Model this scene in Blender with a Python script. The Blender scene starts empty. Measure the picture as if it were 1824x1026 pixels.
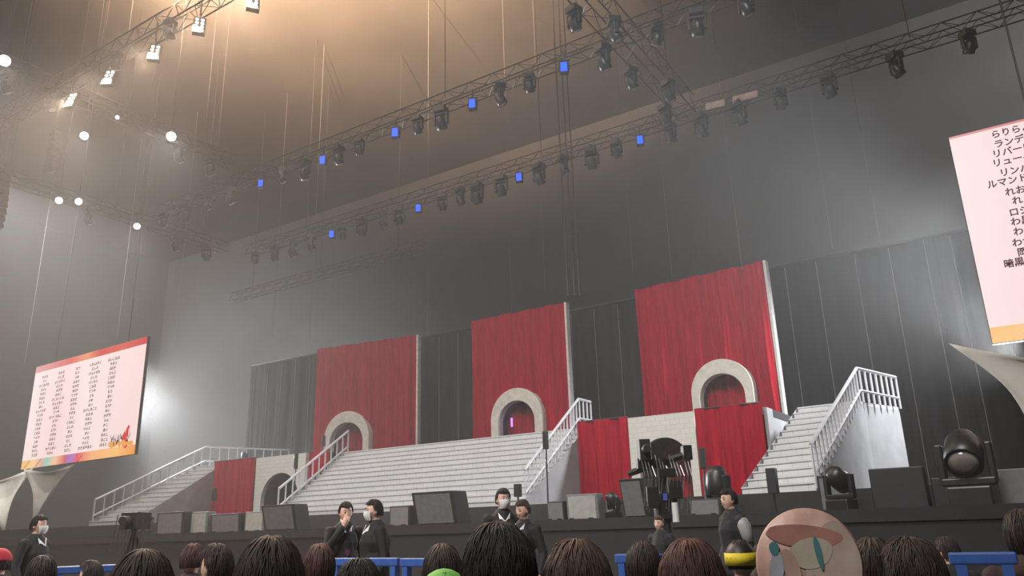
import bpy, bmesh, math, random
from mathutils import Vector, Matrix, noise
PI = math.pi
random.seed(7)
scene = bpy.context.scene
C = scene.collection
# ------------------------------------------------------------------ camera
F_PX, PITCH, ROLL, YAW, CAM_Z = 1395.6, math.radians(17.11), math.radians(-1.713), math.radians(32.66), 1.25
cam_d = bpy.data.cameras.new('camera'); cam = bpy.data.objects.new('camera', cam_d); C.objects.link(cam)
scene.camera = cam
cam_d.sensor_width = 36; cam_d.lens = 36 * F_PX / 1824; cam_d.clip_end = 400; cam_d.clip_start = .05
_fw = Vector((0, math.cos(PITCH), math.sin(PITCH))); _up = Vector((0, -math.sin(PITCH), math.cos(PITCH))); _rt = Vector((1, 0, 0))
_R = _rt * math.cos(ROLL) + _up * math.sin(ROLL); _U = _up * math.cos(ROLL) - _rt * math.sin(ROLL)
_M = Matrix.Rotation(YAW, 3, 'Z'); _fw = _M @ _fw; _R = _M @ _R; _U = _M @ _U
cam.matrix_world = Matrix(((_R.x, _U.x, -_fw.x, 0), (_R.y, _U.y, -_fw.y, 0), (_R.z, _U.z, -_fw.z, CAM_Z), (0, 0, 0, 1)))
CAM = Vector((0, 0, CAM_Z))
def ray(x, y): return (_fw * F_PX + _R * (x - 912) - _U * (y - 513)).normalized()
def at_y(x, y, Y): d = ray(x, y); return CAM + d * (Y / d.y)          # point where a sight line meets depth Y
def at_z(x, y, Z): d = ray(x, y); return CAM + d * ((Z - CAM_Z) / d.z)
def at_d(x, y, D):                                                       # point at forward distance D
    d = ray(x, y); h = Vector((_fw.x, _fw.y, 0)).normalized(); return CAM + d * (D / d.dot(h))
# ------------------------------------------------------------------ world, exposure
w = bpy.data.worlds.new('world'); scene.world = w; w.use_nodes = True
w.node_tree.nodes['Background'].inputs[0].default_value = (.5, .52, .55, 1)
w.node_tree.nodes['Background'].inputs[1].default_value = .02
scene.view_settings.view_transform = 'Standard'; scene.view_settings.look = 'None'
scene.view_settings.exposure = 0.0; scene.view_settings.gamma = 1; scene.view_settings.use_curve_mapping = False
scene.cycles.use_denoising = True
scene.cycles.max_bounces = 5; scene.cycles.diffuse_bounces = 2; scene.cycles.glossy_bounces = 2
scene.cycles.transmission_bounces = 2; scene.cycles.volume_bounces = 0; scene.cycles.transparent_max_bounces = 6
scene.cycles.use_light_tree = True
HAZE_DENSITY = .0021
# ------------------------------------------------------------------ lights
def lamp(name, kind, loc, target, energy, color=(1, 1, 1), **kw):
    d = bpy.data.lights.new(name, kind); d.energy = energy; d.color = color
    for k, v in kw.items(): setattr(d, k, v)
    o = bpy.data.objects.new(name, d); C.objects.link(o); o.location = loc
    if target is not None:
        o.rotation_euler = (Vector(target) - Vector(loc)).to_track_quat('-Z', 'Y').to_euler()
    return o
for x, e_ in ((-36, 300), (-19, 480), (-1, 1150)):      # work lights on the front truss, aimed at the set
    lamp('front_work_light', 'AREA', (x, 1, 21), (x * .62 - 7, 26, 4), e_, (1, .97, .95), shape='RECTANGLE', size=7, size_y=2, spread=math.radians(75))
def spot(name, loc, tgt, e, col, deg, blend=1.0, r=.25):
    return lamp(name, 'SPOT', loc, tgt, e, col, spot_size=math.radians(deg), spot_blend=blend, shadow_soft_size=r)
# added unseen spots: their pools on the hall walls stand in for haze glow
spot('added_wall_fill', (-62, -2, 27), (-66, 30, 14), 130000, (1, .98, .95), 75)
spot('added_wall_fill', (-62, 22, 28), (-52, 38, 8), 70000, (.97, .98, 1), 75)
for lx, ly, lz, tx, ty, tz, e, sp_ in ((1.0, 28.4, 12, -5.5, 27, 6, 700, 70), (1.0, 28.4, 8.5, -5, 27, -1, 130, 70), (.3, 28.4, 9, -7, 11, 11.5, 600, 46), (.2, 28.4, 6.4, -5, 12, 8, 1000, 46), (-45.9, 27.8, 11, -36, 26.5, 1, 3400, 70), (-45.6, 27.6, 8.5, -28, 22, 9.5, 1300, 46)):      # added lamps hidden behind the video screens, imitating the screens' glow in haze
    lamp('added_screen_glow', 'AREA', (lx, ly, lz), (tx, ty, tz), e, (.95, .97, 1), shape='RECTANGLE', size=.5, size_y=2.4, spread=math.radians(sp_))
spot('added_wall_fill', (14, 30, 21), (5, 48, 27), 42000, (1, 1, 1), 100)  # another added spot, only to brighten the wall and ceiling at top right
spot('added_warm_glow', (-20, 11, 18), (-23, 18, 31), 620000, (1, .62, .36), 110)  # added lamp without a fixture, spreads the warm glow beyond the blinders
lamp('added_audience_fill', 'AREA', (-6, -6, 14), (-7, 6, 1), 650, (1, .96, .92), shape='RECTANGLE', size=10, size_y=4, spread=math.radians(70))  # added unseen soft fill that lifts the audience heads
# ------------------------------------------------------------------ materials
MATS = {}
def mat(name, col, rough=.6, metal=0, var=.06, scale=6, emit=None, es=0, bump=0, stretch=None, spec=None):
    if name in MATS: return MATS[name]
    m = bpy.data.materials.new(name); m.use_nodes = True; nt = m.node_tree; b = nt.nodes['Principled BSDF']
    b.inputs['Roughness'].default_value = rough; b.inputs['Metallic'].default_value = metal
    if spec is not None: b.inputs['Specular IOR Level'].default_value = spec
    tc = nt.nodes.new('ShaderNodeTexCoord'); mp = nt.nodes.new('ShaderNodeMapping'); nz = nt.nodes.new('ShaderNodeTexNoise')
    if stretch: mp.inputs['Scale'].default_value = stretch
    nt.links.new(tc.outputs['Object'], mp.inputs[0]); nt.links.new(mp.outputs[0], nz.inputs['Vector'])
    nz.inputs['Scale'].default_value = scale; nz.inputs['Detail'].default_value = 3
    cr = nt.nodes.new('ShaderNodeValToRGB')
    cr.color_ramp.elements[0].color = (*[max(0, c * (1 - var * 2)) for c in col], 1); cr.color_ramp.elements[0].position = .3
    cr.color_ramp.elements[1].color = (*[min(1, c * (1 + var * 2)) for c in col], 1); cr.color_ramp.elements[1].position = .7
    nt.links.new(nz.outputs[0], cr.inputs[0]); nt.links.new(cr.outputs[0], b.inputs['Base Color'])
    if emit: b.inputs['Emission Color'].default_value = (*emit, 1); b.inputs['Emission Strength'].default_value = es
    if bump:
        bp = nt.nodes.new('ShaderNodeBump'); bp.inputs['Strength'].default_value = bump; bp.inputs['Distance'].default_value = .02
        nt.links.new(nz.outputs[0], bp.inputs['Height']); nt.links.new(bp.outputs[0], b.inputs['Normal'])
    MATS[name] = m; return m
def emis(name, col, strength):
    if name in MATS: return MATS[name]
    m = bpy.data.materials.new(name); m.use_nodes = True; nt = m.node_tree; b = nt.nodes['Principled BSDF']
    b.inputs['Base Color'].default_value = (0, 0, 0, 1); b.inputs['Roughness'].default_value = .6
    b.inputs['Emission Color'].default_value = (*col, 1); b.inputs['Emission Strength'].default_value = strength
    MATS[name] = m; return m
def tiles(name, c1, mortar, bw, bh, offset, msize, swap=True):
    m = bpy.data.materials.new(name); m.use_nodes = True; nt = m.node_tree; b = nt.nodes['Principled BSDF']
    b.inputs['Roughness'].default_value = .6
    tc = nt.nodes.new('ShaderNodeTexCoord'); sp = nt.nodes.new('ShaderNodeSeparateXYZ'); cb = nt.nodes.new('ShaderNodeCombineXYZ')
    br = nt.nodes.new('ShaderNodeTexBrick')
    nt.links.new(tc.outputs['Object'], sp.inputs[0]); nt.links.new(sp.outputs['X'], cb.inputs['X'])
    nt.links.new(sp.outputs['Z' if swap else 'Y'], cb.inputs['Y']); nt.links.new(cb.outputs[0], br.inputs['Vector'])
    br.inputs['Color1'].default_value = (*c1, 1); br.inputs['Color2'].default_value = (*[c * .93 for c in c1], 1)
    br.inputs['Mortar'].default_value = (*mortar, 1); br.inputs['Scale'].default_value = 1
    br.inputs['Mortar Size'].default_value = msize; br.inputs['Mortar Smooth'].default_value = .4
    br.inputs['Brick Width'].default_value = bw; br.inputs['Row Height'].default_value = bh; br.offset = offset
    nt.links.new(br.outputs['Color'], b.inputs['Base Color']); MATS[name] = m; return m
M = dict(
    black=mat('black_paint', (.018, .018, .02), .5), black_cloth=mat('black_drape_cloth', (.012, .0115, .0115), .9, scale=2, var=.15, stretch=(3, 3, .2)),
    deck=mat('stage_fascia_black', (.022, .021, .022), .8, scale=3), metal=mat('dark_metal', (.05, .05, .05), .4, .7), steel=mat('steel', (.35, .34, .32), .35, .9),
    truss=mat('truss_aluminium', (.05, .048, .046), .5, .6), red=mat('red_velvet', (.33, .008, .022), .9, scale=4, var=.12, stretch=(4, 4, .3), spec=0),
    dred=mat('inner_red_velvet', (.34, .014, .022), .85, scale=4, var=.15, stretch=(4, 4, .3), spec=.1),
    cream=mat('cream_plaster', (.62, .60, .54), .7, scale=5), edge=mat('pale_edge_board', (.6, .58, .55), .7),
    brick=tiles('cream_brick', (.62, .61, .56), (.48, .47, .42), .32, .16, .5, .008),
    step=tiles('white_stair_tile', (.60, .61, .61), (.40, .40, .41), .46, .2077, 0, .009),
    flank=mat('grey_stair_side', (.30, .30, .31), .7, scale=1.5), rail=mat('pale_grey_rail_paint', (.52, .53, .56), .5),
    wall=mat('dark_hall_wall', (.035, .034, .033), .9, scale=.25, var=.1), ceil=mat('dark_hall_ceiling', (.020, .019, .018), .9, scale=.2, var=.15),
    floor=mat('grey_hall_floor', (.06, .06, .062), .7), sail=mat('pale_stretch_cloth', (.55, .52, .46), .85, scale=1.5),
    grey=mat('grey_panel', (.16, .16, .165), .6), lgrey=mat('light_grey_plastic', (.35, .35, .33), .5), blue=mat('blue_barrier_paint', (.05, .13, .42), .45),
    skin=mat('skin', (.74, .46, .35), .55, scale=9, var=.05), lip=mat('lips', (.42, .15, .13), .5), eyew=mat('eye_white', (.7, .7, .68), .3), eyed=mat('eye_dark', (.02, .015, .012), .2),
    suit=mat('black_suit_cloth', (.016, .016, .018), .8), shirt=mat('white_shirt_cloth', (.72, .71, .70), .8), tie=mat('purple_tie', (.12, .03, .09), .6),
    mask=mat('white_face_mask', (.78, .78, .78), .8), lens=mat('dark_lens_glass', (.10, .10, .11), .08, 0, spec=.8), glint=mat('clear_lens_glass', (.42, .38, .34), .15, .4),
    blue_led=emis('blue_led', (.005, .06, 1), 2.5), warm=emis('blinder_cell', (1, .86, .72), 25), white=emis('white_lamp_face', (1, .97, .95), 40), purple=emis('purple_tube', (.32, .12, 1), 3),
    hall_blk=mat('black_hair', (.020, .018, .017), .65, var=.25, scale=20, stretch=(1, 1, .2)), hair_dk=mat('dark_brown_hair', (.042, .029, .024), .65, var=.25, scale=20, stretch=(1, 1, .2)),
    hair_br=mat('brown_hair', (.085, .052, .038), .65, var=.25, scale=20, stretch=(1, 1, .2)), hair_rd=mat('reddish_brown_hair', (.085, .036, .029), .65, var=.25, scale=20, stretch=(1, 1, .2)),
    red_cap=mat('red_cap_cloth', (.35, .015, .03), .8), yellow=mat('yellow_band', (.75, .58, .02), .6), green=mat('green_cloth', (.16, .50, .08), .7), cloth_dk=mat('dark_grey_jersey', (.03, .03, .035), .9),
    cloth_brown=mat('dark_brown_jersey', (.05, .03, .028), .9), trouser=mat('dark_trousers', (.02, .02, .024), .9))
# ------------------------------------------------------------------ mesh helpers
class MB:
    def __init__(s): s.v = []; s.f = []; s.m = []
    def add(s, vs, fs, mi=0):
        n = len(s.v); s.v += [Vector(v) for v in vs]; s.f += [[i + n for i in f] for f in fs]; s.m += [mi] * len(fs); return s
    def box(s, c, d, mi=0, rot=None, bev=0):
        c = Vector(c); hx, hy, hz = [q / 2 for q in d]
        vs = [Vector((x, y, z)) for x in (-hx, hx) for y in (-hy, hy) for z in (-hz, hz)]
        if rot is not None: vs = [rot @ v for v in vs]
        return s.add([v + c for v in vs], [(0, 1, 3, 2), (4, 6, 7, 5), (0, 4, 5, 1), (2, 3, 7, 6), (0, 2, 6, 4), (1, 5, 7, 3)], mi)
    def tube(s, pts, rs, n=8, mi=0, flat=1.0, caps=True):
        pts = [Vector(p) for p in pts]
        if not isinstance(rs, (list, tuple)): rs = [rs] * len(pts)
        vs = []; up = None
        for i, p in enumerate(pts):
            t = (pts[min(i + 1, len(pts) - 1)] - pts[max(i - 1, 0)]).normalized()
            if up is None:
                up = Vector((0, 0, 1)) if abs(t.z) < .9 else Vector((1, 0, 0))
            a = t.cross(up).normalized(); b = a.cross(t).normalized(); up = b
            for k in range(n):
                q = 2 * PI * k / n; vs.append(p + (a * math.cos(q) + b * math.sin(q) * flat) * rs[i])
        fs = [(i * n + k, i * n + (k + 1) % n, (i + 1) * n + (k + 1) % n, (i + 1) * n + k) for i in range(len(pts) - 1) for k in range(n)]
        if caps: fs += [tuple(range(n))[::-1], tuple((len(pts) - 1) * n + k for k in range(n))]
        return s.add(vs, fs, mi)
    def ball(s, c, r, nu=14, nv=9, mi=0, fn=None, rot=None):
        c = Vector(c); r = (r, r, r) if not isinstance(r, (list, tuple)) else r; vs = []
        for j in range(nv + 1):
            for i in range(nu):
                th = PI * j / nv; ph = 2 * PI * i / nu
                u = Vector((math.sin(th) * math.cos(ph), math.sin(th) * math.sin(ph), math.cos(th)))
                if fn: u = fn(u)
                v = Vector((u.x * r[0], u.y * r[1], u.z * r[2]))
                if rot is not None: v = rot @ v
                vs.append(v + c)
        fs = [(j * nu + i, (j + 1) * nu + i, (j + 1) * nu + (i + 1) % nu, j * nu + (i + 1) % nu) for j in range(nv) for i in range(nu)]
        return s.add(vs, fs, mi)
    def lathe(s, prof, n=20, mi=0, c=(0, 0, 0), rot=None):
        c = Vector(c); vs = []
        for r, z in prof:
            for k in range(n):
                v = Vector((r * math.cos(2 * PI * k / n), r * math.sin(2 * PI * k / n), z))
                if rot is not None: v = rot @ v
                vs.append(v + c)
        fs = [(i * n + k, i * n + (k + 1) % n, (i + 1) * n + (k + 1) % n, (i + 1) * n + k) for i in range(len(prof) - 1) for k in range(n)]
        return s.add(vs, fs, mi)
    def build(s, name, ms, parent=None, smooth=False, loc=None, bevel=0):
        me = bpy.data.meshes.new(name); me.from_pydata([tuple(v) for v in s.v], [], s.f)
        for m in (ms if isinstance(ms, (list, tuple)) else [ms]): me.materials.append(m)
        me.polygons.foreach_set('material_index', s.m)
        bm = bmesh.new(); bm.from_mesh(me); bmesh.ops.remove_doubles(bm, verts=bm.verts, dist=1e-5); bmesh.ops.recalc_face_normals(bm, faces=bm.faces)
        bm.to_mesh(me); bm.free()
        if smooth: me.polygons.foreach_set('use_smooth', [True] * len(me.polygons))
        o = bpy.data.objects.new(name, me); C.objects.link(o)
        if parent is not None: o.parent = parent
        if loc is not None: o.location = loc
        if bevel:
            b = o.modifiers.new('bevel', 'BEVEL'); b.width = bevel; b.segments = 2; b.limit_method = 'ANGLE'
        return o
def tag(o, label=None, cat=None, group=None, kind=None):
    for k, v in (('label', label), ('category', cat), ('group', group), ('kind', kind)):
        if v: o[k] = v
    return o
def thing(name, label, cat, loc=(0, 0, 0), rz=0, group=None):
    o = bpy.data.objects.new(name, None); C.objects.link(o); o.location = loc; o.rotation_euler = (0, 0, rz); o.empty_display_size = .2
    return tag(o, label, cat, group)
def struct(name, mb, m): return tag(mb.build(name, m), kind='structure')
def copy_tree(o, parent=None):
    c = o.copy(); C.objects.link(c); c.parent = parent
    for ch in list(o.children): copy_tree(ch, c)
    return c
# ------------------------------------------------------------------ hall
struct('floor', MB().box((-25, 15, -.1), (102, 72, .2)), M['floor'])
struct('wall_back', MB().box((-25, 48.5, 15), (102, .4, 31)), M['wall'])
struct('wall_left', MB().box((-76, 15, 15), (.4, 72, 31)), M['wall'])
struct('wall_right', MB().box((26, 15, 15), (.4, 72, 31)), M['wall'])
struct('wall_front', MB().box((-25, -21, 15), (102, .4, 31)), M['wall'])
c_ = MB().box((-25, 15, 30.7), (102, 72, .4))
struct('ceiling', c_, M['ceil'])
# decks
DECK, LOW, UPP = 1.9, 1.4, 4.6
t = thing('stage_deck', 'long black stage with plain dark front below the white stairs', 'stage', (-19.4, 19.4, 0))
MB().box((0, 6.5, DECK / 2), (62, 13, DECK)).build('upper_deck', M['deck'], t)
t2 = thing('stage_apron', 'low black stage apron carrying wedge monitors in front of the deck', 'stage', (-19.4, 13.6, 0))
a_ = MB().box((0, 2.85, LOW - .1), (66, 5.7, .2)); a_.build('apron_top', M['deck'], t2)
a_ = MB().box((0, .1, (LOW - .2) / 2), (66, .12, LOW - .2))
a_.build('fascia', M['deck'], t2)
# ------------------------------------------------------------------ lower set walls and upper platform
def curtain_mesh(x0, x1, z0, z1, seed, amp=.07, hole=None, nx=None, gather=0, wavefreq=1.0):
    """pleated hanging cloth; hole = (cx, r, spring_z) leaves an arch clear"""
    rnd = random.Random(seed); W = x1 - x0; nx = nx or max(60, int(W / .035)); nz = 26; mb = MB(); vs = []
    ph = [rnd.uniform(0, 6.28) for _ in range(6)]; fr = [rnd.uniform(.85, 1.15) for _ in range(6)]
    for i in range(nx + 1):
        x = x0 + W * i / nx
        zb = z0
        if hole:
            cx, r, zs = hole; dx = abs(x - cx)
            if dx < r: zb = zs + math.sqrt(max(0, r * r - dx * dx))
        for j in range(nz + 1):
            u = j / nz; z = zb + (z1 - zb) * u; open_ = .55 + .45 * (1 - (z - z0) / (z1 - z0))
            y = 2.0 * amp * open_ * (math.sin(x * 15 * fr[0] * wavefreq + ph[0] + .35 * math.sin(z * .7 + ph[1])) * .55 + math.sin(x * 6.3 * fr[2] * wavefreq + ph[2] + .5 * math.sin(z * .5)) * .7
                 + math.sin(x * 31 * fr[3] + ph[3] + z * .3) * .22)
            xx = x + .03 * math.sin(z * 1.3 + x * 4 + ph[4]) * open_
            if i in (0, nx): xx = x
            zz = z - (.05 * abs(math.sin(x * 3.1 + ph[5])) * (1 - u) if not hole or zb == z0 else 0)
            vs.append((xx, y, zz))
    fs = [(i * (nz + 1) + j, (i + 1) * (nz + 1) + j, (i + 1) * (nz + 1) + j + 1, i * (nz + 1) + j + 1) for i in range(nx) for j in range(nz)]
    mb.add(vs, fs); return mb
def arch_panel(x0, x1, z0, z1, cx, r_in, zs, y0, y1, n=28, outer=None):
    """slab with arched doorway; outer=(r_out) makes only the ring"""
    mb = MB(); pin = [(cx - r_in, z0)] + [(cx - r_in * math.cos(PI * k / n), zs + r_in * math.sin(PI * k / n)) for k in range(n + 1)] + [(cx + r_in, z0)]
    if outer: pout = [(cx - outer, z0)] + [(cx - outer * math.cos(PI * k / n), zs + outer * math.sin(PI * k / n)) for k in range(n + 1)] + [(cx + outer, z0)]
    else:
        pout = [(x0, z0)]
        for k in range(n + 1):
            a = PI * k / n; dx, dz = -math.cos(a), math.sin(a)
            tx = ((x1 - cx) / dx if dx > 1e-6 else (x0 - cx) / dx if dx < -1e-6 else 1e9); tz = (z1 - zs) / dz if dz > 1e-6 else 1e9
            tt = min(tx, tz); pout.append((cx + dx * tt, zs + dz * tt))
        pout.append((x1, z0))
        # snap corner points
        kl = min(range(len(pout)), key=lambda i: (pout[i][0] - x0) ** 2 + (pout[i][1] - z1) ** 2); pout[kl] = (x0, z1)
        kr = min(range(len(pout)), key=lambda i: (pout[i][0] - x1) ** 2 + (pout[i][1] - z1) ** 2); pout[kr] = (x1, z1)
    N = len(pin); vs = [(x, y0, z) for x, z in pin] + [(x, y0, z) for x, z in pout] + [(x, y1, z) for x, z in pin] + [(x, y1, z) for x, z in pout]
    fs = []
    for i in range(N - 1):
        fs += [(i, N + i, N + i + 1, i + 1), (2 * N + i, 2 * N + i + 1, 3 * N + i + 1, 3 * N + i), (i, i + 1, 2 * N + i + 1, 2 * N + i), (N + i, 3 * N + i, 3 * N + i + 1, N + i + 1)]
    fs += [(0, 2 * N, 3 * N, N), (N - 1, 2 * N - 1, 4 * N - 1, 3 * N - 1)]
    mb.add(vs, fs); return mb
t = thing('upper_platform', 'raised dark platform joining the staircases and carrying the tall red curtains', 'stage platform', (-19.4, 24.2, 0))
MB().box((0, 4.55, UPP - .12), (25.8, 7.5, .24)).box((-9.15, .4, UPP - .12), (7.5, .8, .24)).box((9.65, .4, UPP - .12), (6.3, .8, .24)).build('platform_top', M['deck'], t)
for x in (-12.7, 6.5): MB().box((0, 4.2, (DECK + UPP - .24) / 2), (.2, 8.0, UPP - .24 - DECK)).build('support_wall', M['black'], t, loc=(x, 0, 0))
MB().box((12.84, 4.2, (DECK + UPP) / 2), (.1, 8.1, UPP - DECK)).build('side_panel', M['flank'], t)
def lower_arch(x0, x1, cx, r, label, apex):
    zs = apex - r
    t = thing('arch_wall', label, 'arch wall', ((x0 + x1) / 2, 24.0, DECK)); o = (x0 + x1) / 2
    arch_panel(x0 - o, x1 - o, 0, UPP - DECK + .05, cx - o, r, zs - DECK, -.08, .12).build('brick_face', M['brick'], t)
    arch_panel(0, 0, 0, 0, cx - o, r, zs - DECK, .12, 1.5, outer=r + .04).build('arch_tunnel', M['black'], t)
    curtain_mesh(cx - o - r - .6, cx - o + r + .9, 0, apex - DECK + .3, 5, .05).build('inner_curtain', M['dred'], t, True).location = (0, 1.6, 0)
lower_arch(-29.3, -26.1, -27.65, 1.2, 'cream brick wall with arched doorway at the left end under the platform', 3.9)
lower_arch(-10.95, -8.67, -9.78, .86, 'cream brick wall with arched doorway to the right of the central stairs', 3.92)
def low_curtain(x0, x1, seed, label, y=24.05, dark=False):
    o = (x0 + x1) / 2
    t = thing('red_curtain', label, 'curtain', (o, y, DECK))
    curtain_mesh(x0 - o, x1 - o, .02, UPP - DECK + .1, seed, .06).build('curtain_cloth', M['red'], t, True)
    MB().tube([(x0 - o, 0.03, UPP - DECK + .1), (x1 - o, 0.03, UPP - DECK + .1)], .03).build('curtain_rail', M['black'], t)
low_curtain(-32.35, -29.33, 11, 'short red curtain beside the far left stairs', 23.95)
low_curtain(-26.08, -24.85, 12, 'short red curtain behind the left railing of the central stairs')
low_curtain(-12.85, -10.97, 13, 'short red curtain immediately right of the central stairs', 23.95)
low_curtain(-8.65, -6.52, 14, 'short red curtain between the right archway and the right stairs', 23.95)
# ------------------------------------------------------------------ tall curtains with arches
def tall(label, o, yaw, x0, x1, cx, r_out, r_in, seed, purple=False):
    t = thing('tall_curtain_wall', label, 'curtain wall', (o[0], o[1], UPP), math.radians(yaw)); H = 11.0 - UPP
    zs_o = 7.37 - UPP - r_out; zs_i = 6.8 - UPP - r_in
    curtain_mesh(x0, x1, .02, H, seed, .09, hole=(cx, r_out - .06, zs_o), nx=int((x1 - x0) / .03), wavefreq=.75).build('curtain_cloth', M['red'], t, True)
    # ring with different inner and outer arcs
    n = 30; mb = MB(); N = n + 3; pin, pout = [], []
    for k in range(-1, n + 2):
        a = PI * min(max(k, 0), n) / n; low = k in (-1, n + 1)
        pin.append((cx - r_in * math.cos(a), 0 if low else zs_i + r_in * math.sin(a))); pout.append((cx - r_out * math.cos(a), 0 if low else zs_o + r_out * math.sin(a)))
    vs = [(x, y, z) for y in (-.28, .12) for P_ in (pin, pout) for x, z in P_]; fs = []
    for i in range(N - 1):
        fs += [(i, N + i, N + i + 1, i + 1), (2 * N + i, 2 * N + i + 1, 3 * N + i + 1, 3 * N + i), (i, i + 1, 2 * N + i + 1, 2 * N + i), (N + i, 3 * N + i, 3 * N + i + 1, N + i + 1)]
    fs += [(0, 2 * N, 3 * N, N), (N - 1, 2 * N - 1, 4 * N - 1, 3 * N - 1)]
    mb.add(vs, fs).build('arch_surround', M['cream'], t, False)
    arch_panel(0, 0, 0, 0, cx, r_in + .02, zs_i, .12, .5, outer=r_in + .06).build('arch_tunnel', M['black'], t)
    curtain_mesh(cx - r_in - .4, cx + r_in + .3, 0, 2.7, seed + 40, .06).build('inner_curtain', M['dred'], t, True).location = (0, .62, 0)
    e = MB().box((x1 + .06, .12, H / 2), (.1, .3, H)); e.build('edge_board', M['edge'], t)
    f = MB().box(((x0 + x1) / 2, .35, H - .06), (x1 - x0, .06, .12)); f.box((x0 + .05, .35, H / 2), (.08, .06, H)); f.box((x1 - .1, .35, H / 2), (.08, .06, H))
    f.build('back_frame', M['black'], t)
    return t
tall('tall red curtain with cream arch at the left, its foot behind the left railing', (-28.7, 30), 9.3, -3.13, 3.22, -.76, 1.38, 1.02, 21)
tB = tall('tall red curtain with cream arch in the middle, above the central stairs', (-19.3, 30), 0, -2.35, 2.84, .25, 1.36, .97, 22)
tall('tallest looking red curtain with cream arch at the right, nearest the right screen', (-10.2, 30), -4.9, -2.85, 2.8, .66, 1.25, .93, 23)
tp = thing('light_tube', 'small purple glowing light tube standing inside the middle arch', 'light', (-19.72, 30.4, UPP))
MB().tube([(0, 0, 1.15), (0, 0, 1.55)], .05).build('glowing_tube', M['purple'], tp); MB().tube([(0, 0, 0), (0, 0, 1.15)], .02).box((0, 0, .02), (.3, .3, .04)).build('tube_stand', M['black'], tp)
# black backdrop drapes with pale seams
k = 0
bd = [(-41, -33.6, 11.7), (-33.6, -23.0, 11.4), (-23.0, -14.0, 11.3), (-14.0, -5.0, 11.5), (-5.0, -1.6, 11.5), (-1.6, 2.0, 11.5)]
bl = ['black seamed backdrop left of the left red curtain', 'black seamed backdrop panel behind the left red curtain', 'black seamed backdrop between the left and middle red curtains', 'black seamed backdrop between the middle and right red curtains',
      'black seamed backdrop immediately right of the right red curtain', 'black seamed backdrop behind the right stair landing']
pale = mat('pale_seam_tape', (.16, .16, .16), .7)
for (x0, x1, top), lb in zip(bd, bl):
    o = (x0 + x1) / 2; t = thing('backdrop_drape', lb, 'backdrop', (o, 32.6, 0), 0)
    curtain_mesh(x0 - o, x1 - o, .02, top, 60 + k, .05, nx=int((x1 - x0) / .1), wavefreq=.6).build('drape_cloth', M['black_cloth'], t, True); k += 1
    s_ = MB(); q = x0 + .5
    while q < x1: s_.tube([(q - o, -.13, .1), (q - o + .03, -.13, top - .1)], .016, 5); q += 1.25
    s_.build('seam_tape', pale, t)
    MB().tube([(x0 - o, 0, top + .05), (x1 - o, 0, top + .05)], .06).build('drape_bar', M['truss'], t)
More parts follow.
